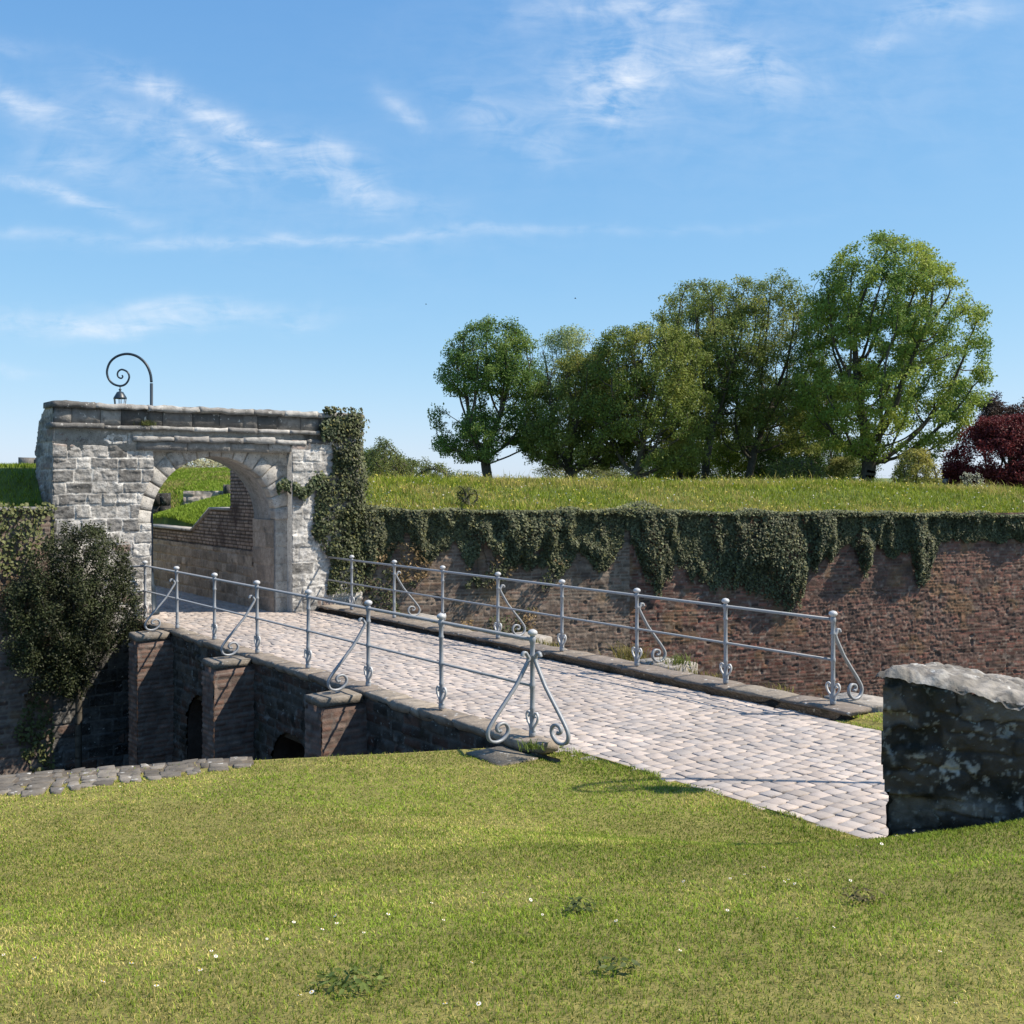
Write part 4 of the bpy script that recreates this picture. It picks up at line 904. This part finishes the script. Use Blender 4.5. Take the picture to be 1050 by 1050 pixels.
def tree(name, rows, D, trunkx, label, leafc, seed, nattr=700, leaves=26000, lsize=.24, flat=.85, clump=.5, trunk_r=.3, fork=None, sparse=.0, group=None, cat='tree', basez=1.1, aspect=.5, cvar=.25, low=0):
    r = np.random.default_rng(seed); s = D / 1100.0
    if low: rows = list(rows) + [(rows[-1][0] + low, rows[-1][1] + 2, rows[-1][2] - 2)]
    rows = np.array(rows, float); zz = CZ + (HORY - rows[:, 0]) * s; xl = (rows[:, 1] - 525) * s; xr = (rows[:, 2] - 525) * s
    o = np.argsort(zz); zz, xl, xr = zz[o], xl[o], xr[o]
    nattr = int(nattr * 2.2); m = nattr * 6; z = r.uniform(zz[0], zz[-1], m); L = np.interp(z, zz, xl); Rr = np.interp(z, zz, xr); hw = (Rr - L) / 2; cx = (L + Rr) / 2
    t = r.uniform(-1, 1, m); d = r.uniform(-1, 1, m); x = cx + hw * t; y = D + hw * flat * d
    keep = (t ** 2 + d ** 2 < 1) & (r.random(m) < hw / hw.max() * 1.0 + .12)
    keep &= fbm(x * .42, y * .42, z * .55, seed, 2) > .40 + sparse
    shell = (t ** 2 + d ** 2) ** .5; keep &= r.random(m) < .35 + .65 * shell
    at = np.stack([x, y, z], 1)[keep][:nattr]
    tx = (trunkx - 525) * s; z0 = basez; fk = fork if fork is not None else zz[0] + .12 * (zz[-1] - zz[0])
    nattr_ = nattr; step = max(min(.22, (zz[-1] - zz[0]) / 20), (zz[-1] - zz[0]) / 38)
    tz = np.arange(z0, max(fk, z0 + step * 2), step * .8); tr = np.stack([np.full(len(tz), tx) + .04 * np.cumsum(r.normal(0, 1, len(tz))) , np.full(len(tz), D) , tz], 1)
    N, par = grow(tr, at, step, (zz[-1] - zz[0]) * .45, step * 1.6, 80, seed)
    leaves = int(leaves * 2.1); lsize = lsize * .66; clump = clump * .85
    root = thing(name, (tx, D, z0), label, cat, group)
    V, fs, ch, rad = treemesh(N, par, .016, trunk_r); part(root, 'trunk', V, fs, M['bark'], None, True)
    tips = np.where((rad < np.quantile(rad, .72)) & ((fbm(N[:, 0] * .9, N[:, 1] * .9, N[:, 2] * 1.1, seed + 7, 2) > .40) | (low > 0)) & (np.arange(len(N)) > len(tr) + 2))[0]
    if len(tips) < 8: tips = np.arange(max(1, len(N) // 3), len(N))
    # leaves gather round the outer twigs
    pick = tips[r.integers(0, len(tips), leaves)]; c = N[pick] + np.clip(r.normal(0, 1, (leaves, 3)), -1.5, 1.5) * clump * .5 * np.array([1, 1, .7])
    inside = (c[:, 2] > zz[0] - .4); c = c[inside]; n = len(c)
    ctr = np.array([(xl.mean() + xr.mean()) / 2, D, zz.mean()])
    nr = r.normal(0, 1, (n, 3)) + (c - ctr) / np.linalg.norm(c - ctr, axis=1)[:, None] * .6 + np.array([0, 0, .7])
    V, fs = leafmesh(c, nr, lsize * r.uniform(.6, 1.35, n), aspect, np.array([0, 0, -.5]), seed + 1)
    cl = fbm(c[:, 0] * .5, c[:, 1] * .5, c[:, 2] * .5, seed + 3, 2)
    tint = np.array(leafc) * (1 + cvar * r.normal(0, .6, (n, 1))) * (1 + (cl - .5)[:, None] * .9) ; tint[:, 0] *= 1 + .5 * (cl - .5)
    part(root, 'crown', V, fs, M['leaf'], np.repeat(np.clip(tint, .004, .8), 4, 0))
    return root
TG = 'trees behind the rampart'
tree('ash_tree', [(329, 490, 530), (345, 464, 548), (375, 450, 556), (410, 443, 560), (440, 438, 560), (460, 442, 555), (474, 465, 530)], 72, 500, 'rounded dark green tree standing alone at the left end of the row', (0.139, 0.221, 0.050), 401, 900, 26000, .25, .9, .62, .34, fork=2.6, group=TG)
tree('willow_tree', [(337, 572, 602), (352, 552, 620), (390, 545, 628), (430, 545, 620), (470, 560, 610)], 88, 588, 'pale wispy thin crowned tree showing behind its darker neighbours', (0.324, 0.384, 0.156), 402, 700, 13000, .24, .8, .8, .25, group=TG, sparse=.03)
tree('ash_tree', [(358, 588, 648), (378, 562, 663), (405, 542, 670), (440, 530, 663), (470, 538, 648), (482, 560, 628)], 70, 584, 'spreading olive green tree with low branches right of the lone rounded tree', (0.184, 0.221, 0.050), 403, 900, 26000, .25, .9, .6, .3, fork=2.6, group=TG)
tree('ash_tree', [(336, 628, 704), (352, 608, 720), (385, 596, 732), (420, 594, 736), (455, 602, 729), (482, 621, 719)], 67, 653, 'broad tree forking low into several upright stems in the middle of the row', (0.207, 0.250, 0.054), 404, 1000, 27000, .24, .9, .6, .3, fork=3.0, group=TG)
tree('ash_tree', [(298, 676, 735), (318, 671, 755), (360, 671, 760), (410, 676, 755), (450, 679, 745)], 74, 698, 'slender tree with a straight pale trunk left of the paired tall trees', (0.202, 0.250, 0.056), 405, 700, 16000, .24, .8, .6, .22, fork=3.5, group=TG)
tree('ash_tree', [(286, 698, 769), (306, 682, 790), (350, 680, 796), (400, 684, 790), (436, 692, 778)], 70, 721, 'tall open tree with bare lower limbs and a thin leaning trunk', (0.220, 0.269, 0.066), 406, 800, 15000, .23, .85, .65, .27, fork=4.0, group=TG, sparse=.02)
tree('ash_tree', [(281, 758, 808), (298, 745, 834), (340, 735, 852), (390, 735, 852), (440, 730, 848), (466, 740, 840)], 71, 770, 'tall feathery tree with ragged top beside the largest tree', (0.202, 0.250, 0.062), 407, 950, 22000, .23, .85, .62, .27, fork=3.0, group=TG)
tree('dark_tree', [(385, 780, 872), (415, 764, 888), (455, 758, 896), (490, 766, 890)], 77, 838, 'dense dark low tree in the shade left of the largest trunk', (0.076, 0.132, 0.031), 408, 700, 20000, .26, .9, .6, .25, fork=2.0, group=TG)
tree('oak_tree', [(241, 890, 925), (255, 866, 950), (280, 838, 976), (310, 824, 1000), (345, 818, 1010), (380, 815, 1022), (410, 820, 1008), (440, 828, 990), (462, 850, 965), (476, 900, 950)], 65, 890, 'largest tree of the row with a thick dark trunk and wide bright green crown', (0.236, 0.318, 0.060), 409, 1500, 46000, .26, .9, .62, .46, fork=3.4, group=TG)
tree('copper_beech', [(427, 1012, 1076), (443, 990, 1088), (465, 975, 1092), (488, 970, 1092)], 60, 1030, 'rounded dark red leaved tree at the right edge', (0.15, 0.030, 0.032), 410, 1000, 46000, .2, .9, .5, .25, fork=1.3, cvar=.35, low=14)
tree('plum_tree', [(402, 1018, 1034), (414, 1006, 1056), (436, 1000, 1080), (460, 1000, 1080)], 78, 1035, 'sparse dull purple tree topping out above the dark red one', (0.100, 0.061, 0.050), 411, 450, 7000, .26, .8, .6, .2, fork=2.4)
tree('plum_tree', [(445, 1062, 1110), (462, 1050, 1120), (490, 1050, 1125)], 70, 1090, 'dark green tree just beyond the right edge behind the red one', (0.100, 0.140, 0.037), 419, 400, 7000, .26, .8, .6, .2, fork=1.6)
BG = 'bushes behind the rampart'
tree('hedge', [(452, 690, 890), (468, 600, 900), (480, 575, 902), (505, 570, 905)], 96, 780, 'long dark hedge closing the view between the tree trunks', (.08, .11, .032), 441, 900, 34000, .24, .35, .7, .12, fork=1.6, cat='hedge')
def bush(rows, D, tx, label, c, seed, leaves=9000, ls=.2, nattr=350, clump=.5, basez=1.0, sparse=0, cat='bush', name='bush'):
    return tree(name, rows, D, tx, label, c, seed, nattr, leaves, ls, .9, clump, .1, fork=basez + .1, group=BG, cat=cat, basez=basez, sparse=sparse, low=600 / D)
bush([(438, 718, 760), (458, 706, 775), (492, 704, 778)], 80, 740, 'yellow green bush filling the gap right of the leaning trunk', (0.240, 0.298, 0.044), 421)
bush([(446, 680, 708), (468, 668, 716), (494, 666, 718)], 79, 692, 'light green bush at the foot of the slender straight tree', (0.230, 0.289, 0.050), 422)
bush([(462, 930, 950), (474, 920, 958), (496, 914, 966)], 58, 940, 'golden yellow bush under the right limbs of the largest tree', (0.36, 0.33, 0.08), 423, 6000, .16, 250, .35)
bush([(446, 398, 432), (455, 384, 448), (470, 372, 470), (488, 364, 500)], 33, 418, 'loose greyish green hawthorn bush on the grass crest right of the gate', (0.170, 0.201, 0.056), 424, 15000, .085, 500, .22, 1.9)
bush([(462, 360, 385), (474, 352, 398), (492, 350, 402)], 40, 375, 'dark green bush just right of the ivy on the gate', (0.120, 0.175, 0.037), 425, 6000, .1, 250, .3, 1.6)
bush([(470, 800, 830), (480, 788, 845), (497, 785, 850)], 62, 815, 'dark bush low on the crest under the feathery tree', (0.090, 0.123, 0.031), 426, 5000, .16)
bush([(470, 560, 600), (482, 550, 640), (496, 548, 650)], 84, 595, 'grey green low bush behind the olive tree', (0.150, 0.175, 0.056), 427, 5000, .2, 250, .6, 1.0, .04)
bush([(484, 988, 1002), (490, 984, 1008), (499, 984, 1010)], 48, 996, 'small white flowering bush on the crest before the red tree', (1.100, 0.945, 0.625), 428, 700, .07, 80, .12, 1.7)
bush([(468, 186, 205), (472, 176, 240), (485, 172, 262)], 47, 215, 'row of pale flowering bushes on the mound seen through the arch', (0.600, 0.560, 0.338), 429, 7000, .1, 350, .3, 2.5)
bush([(497, 470, 484), (505, 466, 492), (520, 464, 494)], 24.5, 479, 'small dark bush in the long grass on the wall top', (0.100, 0.131, 0.037), 430, 1800, .05, 90, .1, 1.75)
bush([(470, 858, 880), (482, 850, 888), (496, 848, 890)], 72, 868, 'pale green bush behind the foot of the largest tree', (0.200, 0.228, 0.075), 431, 4000, .18, 200, .5)

# ------------------------------------------------------------------ ivy
def ivy_leaves(c, nrm, size, base, seed, aspect=.85):
    r = np.random.default_rng(seed); n = len(c)
    V, fs = leafmesh(c, nrm + r.normal(0, .45, (n, 3)), size, aspect, np.array([0, 0, -1.2]), seed, .18)
    t = np.array(base) * r.uniform(.35, 1.6, (n, 1)) * (.7 + .6 * fbm(c[:, 0] * 2, c[:, 1] * 2, c[:, 2] * 2, seed, 2))[:, None]; yl = r.random((n, 1)) < .05; t = np.where(yl, np.array([[.17, .16, .05]]), t)
    return V, fs, np.repeat(t, 4, 0)
IVB = np.array([(375, 588), (392, 576), (408, 550), (421, 560), (434, 573), (450, 566), (467, 553), (478, 575), (489, 600), (497, 575), (515, 588), (528, 575), (541, 577), (556, 580), (570, 590), (580, 575), (593, 567), (605, 580), (619, 592), (630, 570), (637, 555), (648, 552), (655, 570), (664, 592), (677, 600), (689, 582), (697, 578), (708, 595), (719, 592), (730, 600), (738, 600), (750, 600), (762, 606), (772, 606), (783, 612), (797, 618), (810, 622), (820, 612), (829, 584), (843, 572), (859, 566), (870, 555), (877, 560), (884, 590), (890, 592), (894, 556), (904, 560), (914, 572), (924, 566), (932, 562), (940, 595), (948, 596), (956, 580), (964, 556), (980, 552), (1000, 552), (1050, 551), (1100, 550), (1300, 548)], float)
iv = thing('ivy', (W1[0], W1[1], 0), 'long ragged curtain of grey green ivy hanging down the brick rampart wall', 'ivy')
r = np.random.default_rng(31); n = 125000
Ll = np.linalg.norm(W1 - W0); S = r.uniform(-.2, Ll + 13, n)
pos = np.where((S < Ll)[:, None], W0 + S[:, None] * dL, W1 + (S - Ll)[:, None] * dR); nn = np.where((S < Ll)[:, None], nL, nR)
px = 525 + 1100 * pos[:, 0] / pos[:, 1]
zb = CZ - (np.interp(px, IVB[:, 0], IVB[:, 1]) - HORY) / 1100 * pos[:, 1]
zt = ztop(pos[:, 0]) + .05
hang = (zt - zb) * (1.0 + .30 * (fbm(S * 2.6, 0, 0, 41, 3) - .2) + .20 * (vn(S * 8, 0, 0, 43) - .5))
t = r.uniform(0, 1, n) ** .9; z = zt - t * hang
lobe = fbm(S * 2.4, z * 1.1, 0, 45, 3)
thick = .06 + .25 * sstep(.32, .68, lobe) * np.sin(np.clip(t * .95 + .18, 0, 1) * np.pi) ** .5 * np.clip(hang / .9, .35, 1.15)
dens = .42 + .58 * sstep(.34, .50, fbm(S * 5, z * 3.2, 3, 49, 3))
keepp = (r.random(n) < dens) & (t < .86 + .14 * r.random(n))
gap = fbm(S * 2.6, z * 1.6, 0, 53, 3); keepp &= ~((gap < .33) & (t > .55) & (S < Ll))
off = .015 + thick * r.uniform(.15, 1, n) ** .6
c = np.c_[pos + nn * off[:, None], z][keepp]; nv = np.c_[nn, np.full(n, .6)][keepp]
V1 = ivy_leaves(c, nv, r.uniform(.03, .075, len(c)), (.10, .108, .055), 51)
# fringe lying over the wall's edge
n = 26000; S = r.uniform(-.2, Ll + 13, n); pos = np.where((S < Ll)[:, None], W0 + S[:, None] * dL, W1 + (S - Ll)[:, None] * dR); nn = np.where((S < Ll)[:, None], nL, nR)
hgt = .02 + .12 * vn(S * 2.3, 0, 0, 55) + .16 * np.exp(-((S - Ll - .3) / .35) ** 2)
c2 = np.c_[pos + nn * r.uniform(-.35, .22, n)[:, None], ztop(pos[:, 0]) + hgt * r.uniform(-.4, 1, n)]
V2 = ivy_leaves(c2, np.c_[nn * .5, np.ones(n)], r.uniform(.03, .07, n), (.13, .14, .066), 57)
mb = MB(); mb.add(*V1); mb.add(*V2)
for k in range(150):
    S0 = r.uniform(0, Ll + 12); q0 = W0 + S0 * dL if S0 < Ll else W1 + (S0 - Ll) * dR; n_ = nL if S0 < Ll else nR; dd_ = dL if S0 < Ll else dR
    pxx = 525 + 1100 * q0[0] / q0[1]; zb0 = CZ - (np.interp(pxx, IVB[:, 0], IVB[:, 1]) - HORY) / 1100 * q0[1]; zt0 = ztop(q0[0])
    zz_ = np.linspace(zt0, zb0 + .1, 8); ww = np.cumsum(r.normal(0, .03, 8))
    mb.add(*tube(np.c_[q0 + dd_ * ww[:, None] + n_ * (.03 + .02 * np.arange(8)[:, None] / 8), zz_], .007, 4), (.1, .085, .06))
mb.build(iv, 'foliage', M['ivy'])

def blob_leaves(pts_fn, n, size, base, seed):
    c, nv = pts_fn(n); return ivy_leaves(c, nv, np.random.default_rng(seed).uniform(*size, len(c)), base, seed)
# ivy on the gate's right end
r = np.random.default_rng(61); mb = MB(); n = 26000
v = r.uniform(3.0, 5.05, n); z = r.uniform(.2, 3.98, n)
vl = np.interp(z, [.2, .9, 1.3, 1.7, 2.2, 2.6, 3.0, 3.3, 3.6, 3.98], [3.7, 3.7, 3.35, 3.35, 3.45, 3.72, 3.75, 3.70, 3.66, 3.62]) + .3 * (fbm(z * 3, 0, 0, 63, 3) - .5)
vr = np.interp(z, [.2, 1.7, 2.4, 2.9, 3.2, 3.4, 3.8, 3.98], [4.85, 4.85, 4.72, 4.58, 4.52, 4.58, 4.66, 4.50]) + .2 * (fbm(z * 4, 7, 0, 65, 3) - .5)
tk = .06 + .30 * np.sin(np.clip((v - vl) / (vr - vl), 0, 1) * np.pi) ** .7 * np.interp(z, [.2, 1.6, 2.4, 3.3, 3.98], [.5, .8, .9, .55, .55]) * (.6 + .8 * vn(v * 3, z * 3, 0, 67))
kk = (v > vl) & (v < vr) & (r.random(n) < .25 + .75 * sstep(.38, .58, fbm(v * 4, z * 4, 2, 68, 3)))
dep = r.random(n) ** .5; c = P(UPI - tk * dep, v, z)
side = v > 4.45; c[side] = P(UPI + .9 * r.random(side.sum()) - .1, v[side], z[side])
nv = np.tile(-U3 + np.array([0, 0, .5]), (n, 1)) + V3 * np.clip((v - 4.0), -1, 1)[:, None]
mb.add(*ivy_leaves(c[kk], nv[kk], r.uniform(.035, .08, kk.sum()), (.075, .086, .036), 69))
# runner across the pilaster
n = 1100; t = r.random(n); v = 3.65 - 1.0 * t; z = 2.42 - .12 * t + .10 * np.sin(t * 9) + r.normal(0, .075, n) * (1 - .45 * t); uu = np.where(v < 2.9, UR - .12, UPI - .05) - r.uniform(0, .1, n)
mb.add(*ivy_leaves(P(uu, v, z), np.tile(-U3 + np.array([0, 0, .5]), (n, 1)), r.uniform(.05, .09, n), (.07, .09, .04), 71))
n = 1500; v = r.uniform(3.2, 4.1, n); z = 3.4 + .28 * (v - 3.2) + r.normal(0, .07, n); mb.add(*ivy_leaves(P(GU - .14 - r.uniform(0, .1, n), v, z)[v > 3.5], np.tile(-U3 + np.array([0, 0, .5]), ((v > 3.5).sum(), 1)), r.uniform(.05, .09, (v > 3.5).sum()), (.06, .08, .04), 72))
g1 = thing('ivy', tuple(P(UPI, 4.2, 0)), 'thick bushy ivy climbing over the right end of the gate', 'ivy'); mb.build(g1, 'foliage', M['ivy'])
# scrubby growth at the foot of the wall between gate and railing
r = np.random.default_rng(73); n = 9000; S = r.uniform(-.4, 4.6, n); z = r.uniform(-1.6, 1.2, n); f_ = fbm(S * 1.6, z * 1.6, 0, 75, 3)
kk = f_ > .50 + .10 * sstep(1.0, 4.6, S) + .08 * sstep(.3, 1.2, z); pos = W0 + S[:, None] * dL + nL * (.03 + .3 * r.random((n, 1)) * (f_[:, None] - .3) * 2)
cc = np.where((vn(S * 2, z * 2, 0, 79) > .62)[:, None], np.array([[.22, .15, .07]]), np.array([[.075, .085, .035]]))
V, fs = leafmesh(np.c_[pos, z][kk], np.c_[np.tile(nL, (n, 1)), np.full(n, .4)][kk] + r.normal(0, .5, (kk.sum(), 3)), r.uniform(.04, .10, kk.sum()), .5, None, 77)
g2 = thing('creeper', (W0[0], W0[1], -1), 'patchy brown and green creeper on the wall foot behind the far railing', 'creeper'); part(g2, 'foliage', V, fs, M['ivy'], np.repeat(cc[kk] * r.uniform(.6, 1.3, (kk.sum(), 1)), 4, 0))
# ivy on the left curtain wall
r = np.random.default_rng(81); n = 16000; v = r.uniform(-7, -1.56, n); z = r.uniform(-2.6, 2.12, n); f_ = fbm(v * 1.3, z * 1.1, 0, 83, 4)
th_ = np.interp(z, [-2.6, -1, .4, 1.2, 2.1], [.52, .52, .53, .46, .36]) - .10 * np.exp(-((v + 1.95) / .12) ** 2); kk = (f_ > th_) & ~((z > 1.2) & (v > -1.75) & (v < -1.6) & (z < 1.9))
off = (.03 + .22 * (f_ - th_) * 2) * r.random(n); cc = np.where(((vn(v * 2, z * 2, 0, 85) > .60) & (z < .9))[:, None], np.array([[.17, .11, .06]]), np.array([[.11, .12, .042]]))
V, fs = leafmesh(P(GU - off, v, z)[kk], np.tile(-U3 + np.array([0, 0, .5]), (kk.sum(), 1)) + r.normal(0, .45, (kk.sum(), 3)), r.uniform(.045, .085, kk.sum()), .8, np.array([0, 0, -1.]), 87)
g3 = thing('ivy', tuple(P(GU, -3, 0)), 'straggling yellow green ivy on the curtain wall left of the gate', 'ivy'); part(g3, 'foliage', V, fs, M['ivy'], np.repeat(cc[kk] * r.uniform(.6, 1.4, (kk.sum(), 1)), 4, 0))
# shrub in front of the left pier
def shrub():
    r = np.random.default_rng(91); t = thing('evergreen_shrub', tuple(P(10.7, -1.1, -4.2)), 'dense dark evergreen shrub rising from the moat against the left pier', 'shrub')
    m = 5200; a = r.uniform(-1, 1, (m, 3)); a = a[(a ** 2).sum(1) < 1]
    zc = a[:, 2]; wv = np.interp(zc, [-1, -.5, .2, .7, 1], [.75, 1.05, 1.05, .88, .7])
    P3 = P(10.75 + a[:, 1] * .55, -1.18 + a[:, 0] * 1.12 * wv - .38 * (1 - zc) / 2, .32 + zc * 1.5)
    keep = fbm(P3[:, 0] * 1.5, P3[:, 1] * 1.5, P3[:, 2] * 1.5, 93, 3) > .46; at = P3[keep][:1300]
    tr = P(np.full(16, 10.9), np.full(16, -1.25), np.linspace(-4.2, -1.3, 16))
    N, par = grow(tr, at, .16, 2.2, .2, 80, 95)
    V, fs, ch, rad = treemesh(N, par, .006, .06); part(t, 'stem', V, fs, M['bark'])
    n = 42000; tips = np.arange(len(tr), len(N)); pick = tips[r.integers(0, len(tips), n)]; c = N[pick] + np.clip(r.normal(0, 1, (n, 3)), -2, 2) * .075; uu, vv_ = UV(c[:, 0], c[:, 1]); c = c[(uu < GU - .02)]; n = len(c)
    V, fs = leafmesh(c, r.normal(0, .8, (n, 3)) + np.array([.2, -.7, .6]), r.uniform(.028, .062, n), .5, None, 97)
    cl = fbm(c[:, 0] * 2, c[:, 1] * 2, c[:, 2] * 2, 99, 2)
    tint = np.array([.034, .042, .015]) * r.uniform(.5, 1.5, (n, 1)) * (1 + (cl - .5)[:, None] * 1.2)
    part(t, 'foliage', V, fs, M['ivy'], np.repeat(tint, 4, 0))
shrub()
# tufts on ledges
def tuft(p, n, h, label, c, seed, spread=.08, name='grass_tuft', cat='plant', group=None):
    r = np.random.default_rng(seed); q = np.asarray(p) + np.c_[r.normal(0, spread, (n, 2)), np.zeros(n)]
    V, fs, tt = blades(q, r.uniform(.4, 1, n) * h, np.full(n, .012), r.uniform(.2, 1.3, n), np.array(c) * r.uniform(.6, 1.3, (n, 1)), seed)
    t = tag(part(None, name, V, fs, M['grass'], tt), label, cat, group); return t
tuft(P(GU - .06, .05, 3.5), 110, .16, 'green tuft growing on the upper ledge of the gate above the arch', (.13, .15, .05), 1, .07)
tuft(P(-.35, -.30, .0), 80, .10, 'weed tuft in the joint of the slab at the end of the near railing', (.13, .18, .04), 2, .06)
tuft(P(2.0, 4.2, -.02), 110, .2, 'tall weed tuft beside the third scroll stay of the far railing', (.16, .19, .05), 3, .09)
r = np.random.default_rng(8); n = 700; u_ = r.uniform(-.6, 10.6, n); k_ = fbm(u_ * 1.7, 0, 0, 12, 2) > .5; q_ = P(u_, 3.90 + .18 * r.random(n), -.05)[k_]; n = len(q_)
V, fs, tt = blades(q_, r.uniform(.04, .12, n), np.full(n, .012), r.uniform(.2, 1.3, n), np.array([.24, .21, .065]) * r.uniform(.5, 1.3, (n, 1)), 20)
tag(part(None, 'kerb_grass', V, fs, M['grass'], tt), 'low dry grass growing along the outer edge of the far kerb', 'grass', None, 'stuff')
tuft(P(3.1, 4.3, -.1), 130, .3, 'yellowing tuft on the far kerb between two scroll stays', (.24, .2, .06), 4, .13)

# ------------------------------------------------------------------ daisies and weeds in the lawn
def lawn_pt(px, py):
    Y = 5.0
    for _ in range(60):
        z = float(zlawn(np.array((px - 525) / 1100 * Y), np.array(Y))); Yn = 1100 * (CZ - z) / (py - HORY); Y = .5 * Y + .5 * Yn
    return np.array([(px - 525) / 1100 * Y, Y, float(zlawn(np.array((px - 525) / 1100 * Y), np.array(Y)))])
mb = MB(); k = 9; a = np.linspace(0, 2 * np.pi, k, endpoint=False)
for a_ in a:
    d = np.array([math.cos(a_), math.sin(a_), 0]); s_ = np.array([-d[1], d[0], 0]); mb.add(np.array([d * .003 + Z3 * .042, d * .010 + s_ * .0042 + Z3 * .044, d * .0145 + Z3 * .043, d * .010 - s_ * .0042 + Z3 * .044]), np.array([[0, 1, 2, 3]]), (.85, .84, .82))
mb.add(*lathe([(.0045, .043), (.0042, .046), (.002, .048)], 7), (.75, .5, .05)); mb.add(*tube([[0, 0, 0], [.002, 0, .02], [0, 0, .043]], .0009, 4), (.12, .18, .04))
v_, f_, t_ = mb.get(); DM = mesh('daisy', v_, f_, M['flower'], t_)
DP = [(245, 143), (430, 490), (438, 497), (415, 531), (617, 585), (645, 573), (600, 425), (745, 455), (880, 392), (990, 370), (955, 520), (700, 410), (690, 432), (655, 447), (530, 452), (265, 525), (200, 562), (318, 565), (80, 508), (10, 497), (790, 415), (805, 365), (905, 422), (1040, 372), (915, 605), (985, 598), (545, 458)]
DQ = [(230, 300), (310, 295), (360, 340), (515, 318), (570, 338), (640, 302), (690, 340), (830, 235), (755, 262), (1005, 225), (875, 490), (220, 425), (335, 490), (590, 430), (60, 408), (30, 375), (35, 335), (5, 330), (450, 340), (550, 342), (650, 440), (800, 580), (910, 600), (440, 402), (585, 346), (480, 330), (700, 268), (790, 250)]
r = np.random.default_rng(5)
for (a_, b_) in [(q0 / 2, 740 + q1 / 2) for q0, q1 in DP] + [(525 + q0 / 2, 740 + q1 / 2) for q0, q1 in DQ]:
    o = link('daisy', DM, None, lawn_pt(a_, b_)); sc_ = r.uniform(.4, .68); o.scale = (sc_, sc_, r.uniform(.75, 1.15)); o.rotation_euler = (r.normal(0, .25) + .25, r.normal(0, .25), r.uniform(0, 6.28))
    tag(o, 'tiny white daisy flower scattered in the mown lawn', 'daisy', 'daisies in the lawn')
def weed(px, py, rad, n, label, seed, c=(.16, .21, .05)):
    r = np.random.default_rng(seed); p = lawn_pt(px, py); t = thing('weed', tuple(p), label, 'weed', 'weeds in the lawn')
    a = r.uniform(0, 6.28, n); d = rad * np.sqrt(r.random(n)); c3 = p + np.stack([np.cos(a) * d, np.sin(a) * d * .7, .02 + .05 * r.random(n) * (1 - d / rad * .5)], 1)
    V, fs = leafmesh(c3, np.stack([np.cos(a) * .4, np.sin(a) * .4, np.ones(n)], 1) + r.normal(0, .45, (n, 3)), r.uniform(.022, .045, n), .42, np.stack([np.cos(a), np.sin(a), .3 * np.ones(n)], 1), seed)
    part(t, 'leaves', V, fs, M['leaf'], np.repeat(np.array(c) * r.uniform(.55, 1.3, (n, 1)), 4, 0))
weed(362, 1014, .14, 120, 'largest dark leafy weed clump, at the bottom left of centre in the lawn', 1)
weed(596, 936, .08, 50, 'small dark weed clump in mid lawn below the lamp shadow', 2, (.10, .13, .04))
weed(884, 925, .09, 50, 'dry brownish weed clump in the lawn below the stone wall', 3, (.14, .12, .05))
weed(635, 998, .07, 36, 'flat dark weed clump low in the middle of the lawn', 4, (.10, .13, .04))

# ------------------------------------------------------------------ birds
def bird(px, py, D, label):
    p = ray_pt(px, py, D); mb = MB()
    mb.add(*lathe([(.004, -.09), (.03, -.05), (.035, 0), (.022, .05), (.006, .09)], 8))
    v_ = mb.v[0]; mb.v[0] = v_[:, [2, 0, 1]]
    for s_ in (1, -1): mb.add(np.array([[.03, 0, .01], [-.04, 0, .01], [-.05, s_ * .12, .05], [.0, s_ * .14, .06], [-.06, s_ * .27, .0]]), [np.array([[0, 1, 2, 3]]), np.array([[3, 2, 4]])])
    v_, f_, t_ = mb.get(); o = link('bird', mesh('bird', v_, f_, M['lamp']), None, p); tag(o, label, 'bird', 'birds in the sky')
bird(590, 306, 90, 'tiny dark bird in the sky above the middle trees')
bird(437, 312, 110, 'fainter tiny bird in the sky above the lone rounded tree')
